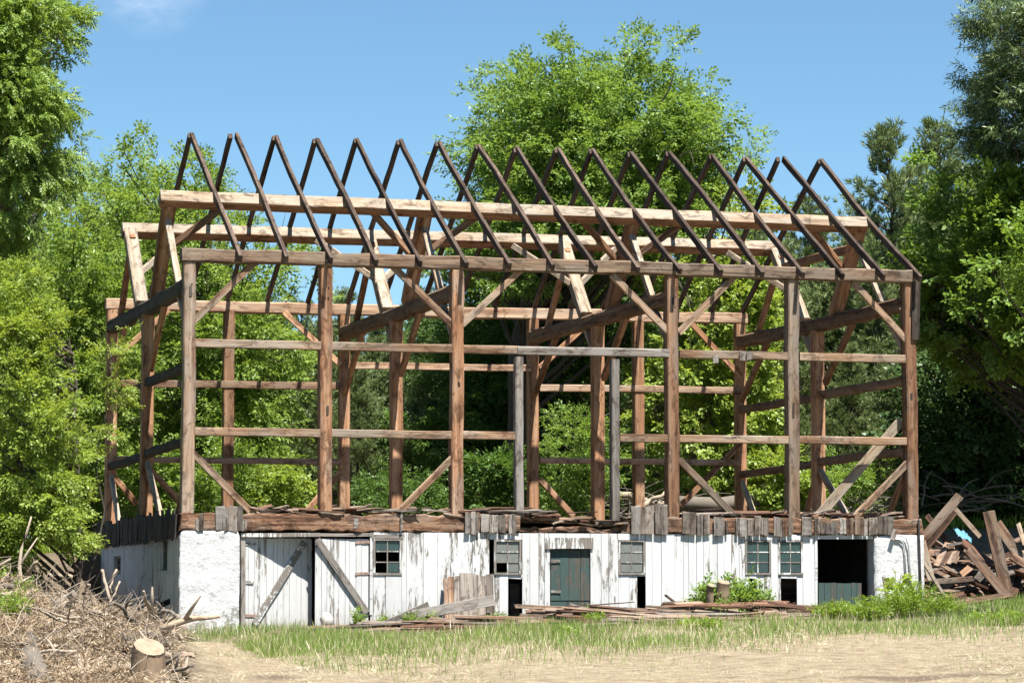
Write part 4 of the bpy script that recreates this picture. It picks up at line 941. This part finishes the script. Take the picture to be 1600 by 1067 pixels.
# tall trees behind the barn
leafy_tree('ash_tree', 'broad bright tree behind the left end of the barn, left of the tall pair', [(20,340),(60,300),(100,272),(130,290),(150,330),(180,360),(215,420),(225,560),(220,700),(190,815),(-20,815),(-40,500)], 15, 3.0, 90, .8, 72, 1.15, L_ash, M_barkd, 95, .26, 14, tm=TC)
leafy_tree('ash_tree', 'tall bright tree rising behind the left gable with a ragged top', [(165,245),(215,222),(262,228),(288,212),(304,262),(335,262),(378,255),(392,300),(382,342),(400,365),(452,400),(488,425),(488,480),(450,520),(472,600),(440,700),(480,740),(470,812),(200,812),(210,600),(160,400),(130,330),(150,270)], 18, 3.6, 140, .9, 80, 1.2, L_ash, M_barkd, 320, .28, 15, tm=TC)
leafy_tree('great_ash_tree', 'largest tree, with a domed green crown towering behind the middle of the barn', [(748,112),(775,128),(795,98),(842,80),(868,98),(880,120),(905,112),(925,80),(965,64),(1020,66),(1036,92),(1012,128),(1040,150),(1082,146),(1112,172),(1096,200),(1072,212),(1108,240),(1124,262),(1090,282),(1062,290),(1102,318),(1088,345),(1060,400),(1010,455),(900,440),(800,470),(730,500),(712,470),(742,420),(722,340),(758,310),(770,285),(728,262),(738,232),(775,215),(752,172),(768,150)],
           20, 5.6, 185, 1.05, 100, 1.28, L_maple, M_barkd, 790, .45, 37, tm=TC, shell_r=.3)
leafy_tree('shade_coloured_tree', 'added tree with shade put into its dark green leaf colour, beneath the towering dome shaped crown', [(680,440),(800,430),(1030,430),(1070,500),(1010,560),(985,660),(965,795),(640,795),(630,700),(600,690),(655,600)], 25.5, 2.4, 130, 1.0, 90, 1.28, L_deep, M_barkd, 800, .3, 26, tm=TC)  # lower crown of the great tree, its shade put into darker leaves
leafy_tree('young_maple', 'light green maple standing behind the right middle bays of the barn', [(1092,300),(1130,280),(1180,295),(1215,315),(1225,345),(1190,400),(1180,470),(1200,560),(1195,700),(1175,795),(1005,795),(1000,640),(1015,520),(1000,430),(1050,390),(1090,350)], 16, 2.2, 95, .65, 66, 1.0, L_lime, M_bark, 1120, .16, 17, tm=TW)
leafy_tree('young_maple', 'bright tree standing clear of the barn at the right, before the tall pine', [(1455,470),(1465,400),(1480,330),(1468,262),(1476,240),(1500,232),(1520,262),(1555,285),(1580,330),(1640,340),(1650,600),(1560,590),(1500,560),(1455,540)], 8, 3.0, 105, .62, 66, 1.0, L_side, M_barkd, 1660, .13, 18, tm=TW)
leafy_tree('shade_coloured_tree', 'tree with deep shade put into its almost black leaf colour at the far right above the scrap heap', [(1438,560),(1490,500),(1580,480),(1690,480),(1690,830),(1560,830),(1530,830),(1440,810),(1430,680)], 13.5, 2.2, 170, .75, 60, 1.15, L_dark, M_barkd, 1620, .2, 19, tm=TW)  # near-black leaf colour stands in for the deep shade here
leafy_tree('cedar_tree', 'dark feathery evergreen filling the top right corner', [(1512,98),(1545,82),(1528,30),(1545,-30),(1760,-60),(1760,560),(1640,540),(1600,330),(1566,300),(1560,235),(1512,250),(1528,200),(1510,180),(1545,140)], 6, 1.9, 190, .5, 56, 1.05, L_spruce, M_barkd, 1690, .3, 20, droop=.8, tm=tmpl_twig(np.random.default_rng(6), 11, .34, .15, .032), inset=.15)
leafy_tree('leaning_tree', 'nearest branch of blurred bright leaves at the right edge', [(1548,395),(1568,342),(1610,322),(1700,320),(1700,490),(1600,480),(1555,440)], -9, .7, 26, .34, 30, .8, L_side, M_barkd, 1690, .12, 21, tm=TW)
# shrubs right behind the barn
SH = [('pale leafy shrub behind the left end of the barn floor', [(300,720),(340,690),(400,690),(420,740),(410,815),(290,815)], 13.0, L_ash), ('bright low shrub behind the second bay of the barn', [(380,740),(430,715),(480,735),(490,815),(380,815)], 13.5, L_lime),
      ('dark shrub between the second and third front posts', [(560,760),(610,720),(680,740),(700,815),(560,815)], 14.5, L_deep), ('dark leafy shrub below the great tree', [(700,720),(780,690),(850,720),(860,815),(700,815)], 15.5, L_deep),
      ('bright shrub behind the barn doorway', [(850,640),(900,620),(945,660),(960,760),(930,815),(850,815)], 13.2, L_maple), ('light shrub seen behind the fifth front post', [(1170,720),(1210,690),(1262,720),(1270,815),(1170,815)], 13.2, L_lime),
      ('small fresh green shrub behind the last bay', [(1275,740),(1320,700),(1370,710),(1400,760),(1400,815),(1280,815)], 15, L_maple), ('bright bush behind the brush at the left of the barn', [(175,740),(230,690),(285,720),(290,815),(170,815)], 13, L_ash)]
for k, (lab, poly, Y, mt) in enumerate(SH):
    leafy_tree('shrub', lab, poly, Y, .9, 30, .42, 36, .9, mt, M_barkd, sum(p[0] for p in poly)/len(poly), .05, 40+k, cat='shrub', tm=TW if k % 2 else TC)
# -------- pines
def make_pine(H, seed, spread=.3, first=.28, dens=1.0, name='pine_tree', mat=None):
    rng = np.random.default_rng(seed); random.seed(seed); root = empty(name, (0, 0, 0)); m = MB()
    n = 9; tr = [np.array([rng.normal(0, .06)*(i > 0), rng.normal(0, .06)*(i > 0), H*i/n]) for i in range(n+1)]; m.tube(tr, [.012*H*(1-.92*i/n)+.01 for i in range(n+1)], 7, False)
    P_, D_ = [], []; z = H*.08
    while z < H*.985:
        f = z/H; nb = rng.integers(4, 7)
        for b in range(nb):
            a = rng.uniform(0, 6.28); L = H*spread*(1-f)**.75*rng.uniform(.6, 1.15)*(1 if f > first else .75)+.35; el = rng.uniform(.05, .4)+.5*f
            d = np.array([math.cos(a)*math.cos(el), math.sin(a)*math.cos(el), math.sin(el)]); s = np.array([0, 0, z]); e = s+d*L; e[2] += .08*L; k = (s+e)/2-np.array([0, 0, .06*L])
            m.tube([s, k, e], [.02+.006*L, .012+.003*L, .006], 4, False)
            if f < first and rng.random() < .7:
                continue
            ns = max(2, int(L/.14*dens))
            for i in range(ns):
                t_ = .3+.7*(i+rng.random())/ns; q = s*(1-t_)**2+2*k*t_*(1-t_)+e*t_*t_
                for _ in range(2 if t_ > .5 else 1):
                    o_ = rng.normal(0, .13+.06*L*t_, 3); o_[2] = abs(o_[2])*.5-.05; P_.append(q+o_); dd = d*.8+rng.normal(0, .45, 3); dd[2] += .45; D_.append(dd)
        z += H*.03*rng.uniform(.7, 1.3)
    m.build('trunk', M_barkd, root, True)
    P_ = np.array(P_); D_ = np.array(D_)
    link_mesh('crown', quads_mesh('crown', sprays(tmpl_tuft(rng, 16, .27, .03, .8), P_, D_, rng.uniform(.8, 1.35, len(P_)), rng), mat or L_pine), root); return root
def copy_tree(o, loc, rz, s):
    r = o.copy(); COL.objects.link(r); r.location = loc; r.rotation_euler = (0, 0, rz); r.scale = (s, s, s)
    for c in o.children:
        d = c.copy(); COL.objects.link(d); d.parent = r; d.matrix_parent_inverse = c.matrix_parent_inverse.copy(); d.matrix_local = c.matrix_local.copy()
    return r
protos = [make_pine(15, 101, .27), make_pine(15, 102, .32, .35), make_pine(15, 103, .24, .2)]
# (px, top py, distance Y, proto, label); unlabelled ones form the wood behind the barn
PN = [(1395,198,24,1,'tall loose pine rising against the sky right of the last rafter'), (1470,196,27,0,'second tall pine top just right of the loose pine'),
      (540,452,34,2,'small pointed pine top seen under the third rafters against the sky'), (655,455,37,0,'pine top beside the great tree seen between the rafters'),
      (1268,312,31,0,'pine top peeping over the purlin left of the last rafters'), (1335,345,29,1,'pine behind the right gable posts'), (1180,350,34,2,'pine just right of the great tree crown')]
wood = [(470,470,36,1),(505,500,32,0),(590,490,33,2),(620,520,29,1),(700,500,36,2),(560,560,27,0),(660,580,26,1),(740,480,40,0),(1010,420,38,1),(1080,400,36,0),(1140,390,38,2),(1225,380,28,0),(1300,400,25,2),(1370,420,22,0),(1250,500,22,1),
        (1440,300,33,2),(1520,260,34,1),(1580,240,36,0),(1330,540,19.5,0),(1415,520,18.5,1),(1490,450,20,2),(1545,420,22,0),(430,480,40,0),(60,300,38,1),(150,330,40,0),(-20,280,36,2),(260,360,38,0),(350,400,40,1)]
used = set(); rp = random.Random(5)
for k, e in enumerate(PN+wood):
    px, py, Y, pi = e[:4]; x = U(px, 700, Y)[0]; z0 = gz(x, Y)-.15; H = U(px, py, Y)[2]-z0; s = H/15
    if pi not in used:
        used.add(pi); o = protos[pi]; o.location = (x, Y, z0); o.scale = (s, s, s); o.rotation_euler = (0, 0, rp.uniform(0, 6.28))
    else: o = copy_tree(protos[pi], (x, Y, z0), rp.uniform(0, 6.28), s)
    if len(e) > 4: tag(o, e[4], 'pine tree', 'pines of the wood behind the barn')
    else: tag(o, 'dark green pine among the crowded pines of the wood behind the barn', 'pine tree', 'pines of the wood behind the barn')
# -------- the far edge of the wood: a mass of foliage nobody could count
rng = np.random.default_rng(77)
C, A = crown_centres([(-160,330),(60,330),(220,400),(340,430),(420,520),(560,540),(700,520),(760,430),(1080,430),(1200,410),(1330,420),(1460,330),(1800,300),(1800,850),(-160,850)], 46, 4.5, 520, 1.3, rng)
N = 520*60; ci = np.repeat(np.arange(520), 60); v = rng.normal(0, 1, (N, 3)); v /= np.linalg.norm(v, axis=1, keepdims=True)
pos = C[ci]+v*(rng.random(N)**.45)[:, None]*1.45; d = v+rng.normal(0, .4, (N, 3)); d[:, 2] -= .2
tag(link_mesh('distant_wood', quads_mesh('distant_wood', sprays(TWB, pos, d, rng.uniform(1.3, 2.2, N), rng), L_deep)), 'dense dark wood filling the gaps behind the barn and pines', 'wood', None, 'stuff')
# -------- fallen trunk and dead tops behind the barn
def log_between(a, b_, Y, r0, r1, lab, mat, cat='log'):
    A_, B_ = ppt(*a, Y), ppt(*b_, Y); m = MB(); q = [A_.lerp(B_, i/8)+Vector((0, random.gauss(0, .05), random.gauss(0, .025))) for i in range(9)]
    m.tube(q, [r0+(r1-r0)*i/8 for i in range(9)], 9, True, .06); tag(m.build('fallen_log', mat, None, True), lab, cat)
log_between((1062, 786), (1300, 789), 13, .2, .17, 'long grey fallen trunk lying behind the right bays of the barn', M_bark)
log_between((960, 770), (1050, 790), 14, .1, .06, 'slim pale fallen trunk behind the door posts', M_dead)
log_between((1000, 792), (1040, 770), 12.5, .07, .04, 'short tilted dead limb behind the door posts', M_dead)
def dead_top(px, py, Y, n, lab, L=(.6, 1.8)):
    m = MB(); c = ppt(px, py, Y)
    for k in range(n):
        a = random.uniform(0, 6.28); d = Vector((math.cos(a), math.sin(a)*.6, random.uniform(.0, .7))).normalized(); q = [c+Vector((random.gauss(0, .5), random.gauss(0, .4), random.gauss(-.1, .15)))]
        l = random.uniform(*L)
        for s_ in range(5): d = (d+Vector((random.gauss(0, .18), random.gauss(0, .18), -.12))).normalized(); q.append(q[-1]+d*l/5)
        r = random.uniform(.008, .028); m.tube(q, [r*(1-i/7) for i in range(6)], 4, False)
    tag(m.build('dead_treetop', M_bark, None, True), lab, 'dead branches')
dead_top(1335, 792, 14, 60, 'arched dead brown treetop lying behind the last bay'); dead_top(1000, 790, 14.5, 50, 'tangle of dead limbs behind the barn doorway')
dead_top(255, 790, 14, 40, 'pale bare brush behind the left gable'); dead_top(1490, 775, 9, 22, 'dark bare limbs hanging behind the scrap heap', (.8, 2.2)); dead_top(1000, 640, 18, 34, 'bare grey twigs tangled under the young maple', (.8, 2))
# -------- saplings and weeds at the wall
def weed(name, px, py, Y, h, wd, n, leaf, lab, mat=None, tm=None, group=None, cat='weed'):
    x = U(px, py, Y)[0]; rng = np.random.default_rng(int(px*7+py)); z = gz(x, Y); root = empty(name, (x, Y, z)); tag(root, lab, cat, group); m = MB(); P_, D_ = [], []
    for k in range(n):
        a = rng.uniform(0, 6.28); rr = wd*math.sqrt(rng.random())*.5; hh = h*rng.uniform(.55, 1.0)*(1-.5*(rr/(wd*.5+1e-6))**2); s = np.array([x+rr*.5*math.cos(a), Y+rr*.4*math.sin(a), z-.03]); e = np.array([x+rr*math.cos(a)*1.1, Y+rr*math.sin(a), z+hh])
        m.tube([s, (s+e)/2+rng.normal(0, .02, 3), e], [.006, .005, .003], 4, False)
        for t_ in np.arange(.15, 1.02, .13): P_.append(s*(1-t_)+e*t_); dd = rng.normal(0, .7, 3); dd[2] = rng.uniform(-.1, .7); D_.append(dd)
    m.build('stem', M_barkd if cat == 'sapling' else L_weed, root); P_ = np.array(P_); D_ = np.array(D_)
    link_mesh('leaves', quads_mesh('leaves', sprays(tm if tm is not None else TW, P_, D_, rng.uniform(.7, 1.2, len(P_))*leaf, rng), mat or L_weed), root); return root
weed('sapling', 1152, 955, -1.5, .85, 1.15, 64, .9, 'leafy green sapling sprouting around the cut stumps at the wall', L_maple, TC, None, 'sapling'); weed('sapling', 1104, 950, -1.5, .74, .6, 26, .9, 'smaller leafy sprout left of the cut stumps', L_maple, TC, None, 'sapling')
weed('sapling', 1140, 962, -2.3, .34, .7, 16, .75, 'lowest leafy sprouts in front of the cut stumps at the wall', L_maple, TC, None, 'sapling')
weed('sapling', 1408, 950, -.9, .9, .45, 9, .95, 'broad leaved young plant in front of the right white pier', L_lime, TWB, None, 'sapling')
G_W = 'weeds growing in front of the white wall'
for k, (px, py, Y, h, wd, n, lab) in enumerate([(1305, 985, -3.6, .3, 1.0, 60, 'dense green weed clump below the dark doorway'), (1420, 985, -4.2, .62, 1.5, 90, 'tallest weed clump, below the right white pier'), (1355, 990, -4.4, .4, .9, 46, 'low weed clump between the two big ones at the right'),
      (1475, 985, -4.5, .34, 1.0, 40, 'weed clump right of the tallest one, before the scrap heap'), (930, 985, -3.0, .3, .5, 22, 'weed tuft sticking up before the board stack below the green door'), (1205, 975, -1.8, .42, .3, 12, 'thin weed growing through the boards right of the stumps'),
      (655, 972, -.9, .32, .8, 30, 'weeds left of the leaning board panel'), (600, 975, -.7, .26, .6, 22, 'low weeds under the first window'), (560, 970, -.6, .42, .25, 10, 'tall thin weed before the right leaf of the double door'), (920, 950, -.4, .34, .4, 16, 'weeds at the foot of the green door'),
      (780, 968, -1.0, .22, .5, 16, 'weeds right of the leaning board panel'), (1095, 1000, -6.5, .28, .9, 36, 'weed patch in the grass below the stumps'), (14, 1010, -11, .5, .7, 40, 'green weeds at the left edge before the brush pile'), (35, 960, -9, .45, .5, 26, 'green sprouts among the dead branches of the brush pile'), (880, 1008, -8, .2, .9, 30, 'low weeds in the grass below the board stack'), (1560, 990, -9, .24, 1.2, 40, 'low weeds near the right edge of the yard')]):
    weed('weed_clump', px, py, Y, h*(1.3 if px > 1250 else 1.1), wd, int(n*1.6), .36, lab, None, TC, G_W)
# ------------------------------------------------------------------ grass, straw and litter
def blades(name, pts, hgt, wid, lean, mat, lab, cat, seed, flat=False):
    rng = np.random.default_rng(seed); n = len(pts); z = ground_z(pts[:, 0], pts[:, 1])-.01; a = rng.uniform(0, 6.28, n); s = np.stack([np.cos(a), np.sin(a), np.zeros(n)], 1)
    b = rng.uniform(0, 6.28, n); l = rng.normal(0, 1, n)*lean if not flat else rng.normal(1.42, .2, n); h = hgt; up = np.stack([np.cos(b)*np.sin(l), np.sin(b)*np.sin(l), np.cos(l)], 1)
    p = np.stack([pts[:, 0], pts[:, 1], z], 1); w = wid[:, None]; tip = p+up*h[:, None]; mid = p+up*h[:, None]*.5+np.array([0, 0, .06])*h[:, None]
    tag(link_mesh(name, quads_mesh(name, np.stack([p-s*w*.6, mid-s*w*.5, tip, mid+s*w*.5], 1), mat)), lab, cat, None, 'stuff')
rng = np.random.default_rng(9)
def noise2(x, y): return (np.sin(x*.9+1.3*np.sin(y*.35))+np.sin(y*.55-x*.3+2)+.6*np.sin(x*2.3+y*.9))/2.6
n = 190000; x = rng.uniform(-1.5, 24, n); y = rng.uniform(-19, -.2, n); e = -12.2+.12*x + 3.4*noise2(x*1.3, y*.4)
soft = 1/(1+np.exp(-(y-e)/1.5)); wallside = np.where((y > -3.9) & (x > 2.2) & (x < 13.6), .1, np.where((y > -6) & (x > 2.2), .5, 1))
keep = (rng.random(n) < soft*wallside*np.clip(.8+.8*noise2(x*1.7, y*1.3), .08, 1)) & ~((x < -.2-.1*(-5-y)) & (y < -5))
pts = np.stack([x, y], 1)[keep]; nn = len(pts); hm = np.clip(.75+.5*noise2(pts[:, 0]*1.7, pts[:, 1]*1.3), .3, 1.3)
blades('grass', pts, rng.uniform(.06, .32, nn)*hm, rng.uniform(.006, .014, nn), .38, L_grass, 'green grass growing in a strip before the white wall', 'grass', 1)
dry = rng.random(len(pts)) < .2
blades('dry_stalks', pts[dry]+rng.normal(0, .15, (dry.sum(), 2)), rng.uniform(.08, .34, dry.sum()), rng.uniform(.005, .01, dry.sum()), .6, L_straw, 'dry bleached stalks standing among the green grass', 'straw', 7)
n = 200000; x = rng.uniform(-8, 26, n); y = rng.uniform(-28, -.3, n); kk = rng.random(n) < np.clip(.62+.6*noise2(x*1.3+4, y*.7), .1, 1); pts = np.stack([x, y], 1)[kk]; nn = len(pts)
blades('dry_grass', pts, rng.uniform(.05, .2, nn), rng.uniform(.003, .006, nn), 1.15, L_straw, 'dry straw lying over the ground in front of the barn', 'straw', 2, True)
n = 60000; x = rng.normal(-4.2, 1.5, n); y = rng.normal(-9.5, 4.5, n); k = (x < -1.4-.14*np.maximum(0, -y-6)-np.abs(rng.normal(0, .35, n))) & (y < 1); pts = np.stack([x, y], 1)[k]; nn = len(pts)
zz = ground_z(pts[:, 0], pts[:, 1])+np.abs(rng.normal(0, .07, nn)); dd = rng.normal(0, 1, (nn, 3)); dd[:, 2] *= .45
lv = sprays(tmpl_twig(np.random.default_rng(12), 7, .18, .075, .014), np.stack([pts[:, 0], pts[:, 1], zz], 1), dd, rng.uniform(.5, 1.3, nn), rng)
tag(link_mesh('leaf_litter', quads_mesh('leaf_litter', lv, L_litter)), 'dead leaves and straw covering the brush pile', 'litter', None, 'stuff')
n = 14000; x = rng.uniform(-6, 24, n); y = rng.uniform(-27, -8, n); kk = rng.random(n) < np.clip(noise2(x*2.1+3, y*1.1)*1.2-.1, 0, 1); pts = np.stack([x, y], 1)[kk]; nn = len(pts)
blades('grass_tufts', pts, rng.uniform(.04, .14, nn), rng.uniform(.005, .01, nn), .5, L_grass, 'sparse green blades scattered through the straw', 'grass', 6)
n = 60000; x = rng.uniform(-12, 30, n); y = rng.uniform(10.6, 24, n); pts = np.stack([x, y], 1)
blades('undergrowth', pts, rng.uniform(.1, .5, n), rng.uniform(.012, .03, n), .5, L_weed, 'rough green undergrowth behind the barn', 'undergrowth', 4)
n = 9000; x = rng.uniform(15.4, 22, n); y = rng.uniform(-2.5, 1.2, n); pts = np.stack([x, y], 1)
blades('grass_margin', pts, rng.uniform(.1, .34, n), rng.uniform(.008, .018, n), .5, L_grass, 'rough grass around the foot of the scrap heap', 'grass', 5)
# bleached hay left in loose clumps over the yard
n = 15000; x = rng.uniform(-7, 26, n); y = rng.uniform(-28, -5, n); kk = rng.random(n) < np.clip(noise2(x*1.1+1, y*.8+2)*1.5-.25, 0, .8)*(1-.8*(y > -8)); x = x[kk]; y = y[kk]; nn = len(x)
dd = rng.normal(0, 1, (nn, 3)); dd[:, 2] *= .25
lv = sprays(tmpl_twig(np.random.default_rng(13), 9, .16, .1, .006), np.stack([x, y, ground_z(x, y)+np.abs(rng.normal(0, .035, nn))+.01], 1), dd, rng.uniform(.5, 1.4, nn), rng)
tag(link_mesh('loose_hay', quads_mesh('loose_hay', lv, L_straw)), 'pale loose hay in low clumps over the yard', 'hay', None, 'stuff')
# ------------------------------------------------------------------ camera, light, sky
cam = bpy.data.cameras.new('camera'); co = bpy.data.objects.new('camera', cam); COL.objects.link(co)
cam.sensor_width = 36; cam.sensor_fit = 'HORIZONTAL'; cam.lens = FPX/1600*36; cam.clip_start = .5; cam.clip_end = 2000
co.location = CAM; co.rotation_euler = (math.pi/2+PIT, 0, -YAW); scene.camera = co
EL = R(65); SV = Vector((math.cos(EL)*math.sin(R(10)), -math.cos(EL)*math.cos(R(10)), math.sin(EL)))
sl = bpy.data.lights.new('sun', 'SUN'); sl.energy = 5.0; sl.angle = R(.53); sl.color = (1, .955, .88)
so = bpy.data.objects.new('sun', sl); COL.objects.link(so); so.location = (10, -20, 40); so.rotation_euler = SV.to_track_quat('Z', 'Y').to_euler()
w = bpy.data.worlds.new('World'); scene.world = w; w.use_nodes = True
t = NT(w.node_tree); w.node_tree.nodes.clear()
sky = t.n('ShaderNodeTexSky', {'sky_type': 'NISHITA', 'sun_disc': False, 'sun_elevation': EL, 'sun_rotation': math.atan2(SV.x, SV.y),
      'altitude': 900, 'air_density': .9, 'dust_density': 0.0, 'ozone_density': 3.0})
vec = t.n('ShaderNodeTexCoord').outputs['Generated']
cd = Vector(ray(235, -38)).normalized()
dot = t.n('ShaderNodeVectorMath', {'operation': 'DISTANCE'}, i_0=vec, i_1=tuple(cd)).outputs['Value']
cn = t.noise(vec, (60, 60, 110), 5, .6)
fall = t.n('ShaderNodeMapRange', Value=dot, From_Min=.0, From_Max=.021, To_Min=1.0, To_Max=0.0).outputs[0]
cf = t.n('ShaderNodeMath', {'operation': 'MULTIPLY', 'use_clamp': True}, i_0=fall, i_1=t.n('ShaderNodeMapRange', Value=cn, From_Min=.3, From_Max=.6, To_Max=.4).outputs[0]).outputs[0]
tint = t.mix(1.0, sky.outputs[0], (.80, .985, 1.0, 1), 'MULTIPLY')
skc = t.mix(cf, tint, (9, 9.6, 10.4, 1))
w.node_tree.links.new(t.n('ShaderNodeBackground', Color=skc, Strength=.05).outputs[0], t.n('ShaderNodeOutputWorld').inputs[0])
scene.view_settings.view_transform = 'Standard'; scene.view_settings.look = 'None'; scene.view_settings.gamma = 1; scene.view_settings.use_curve_mapping = False
scene.view_settings.exposure = 1.55
scene.cycles.max_bounces = 6; scene.cycles.transparent_max_bounces = 8; scene.cycles.sample_clamp_indirect = 6
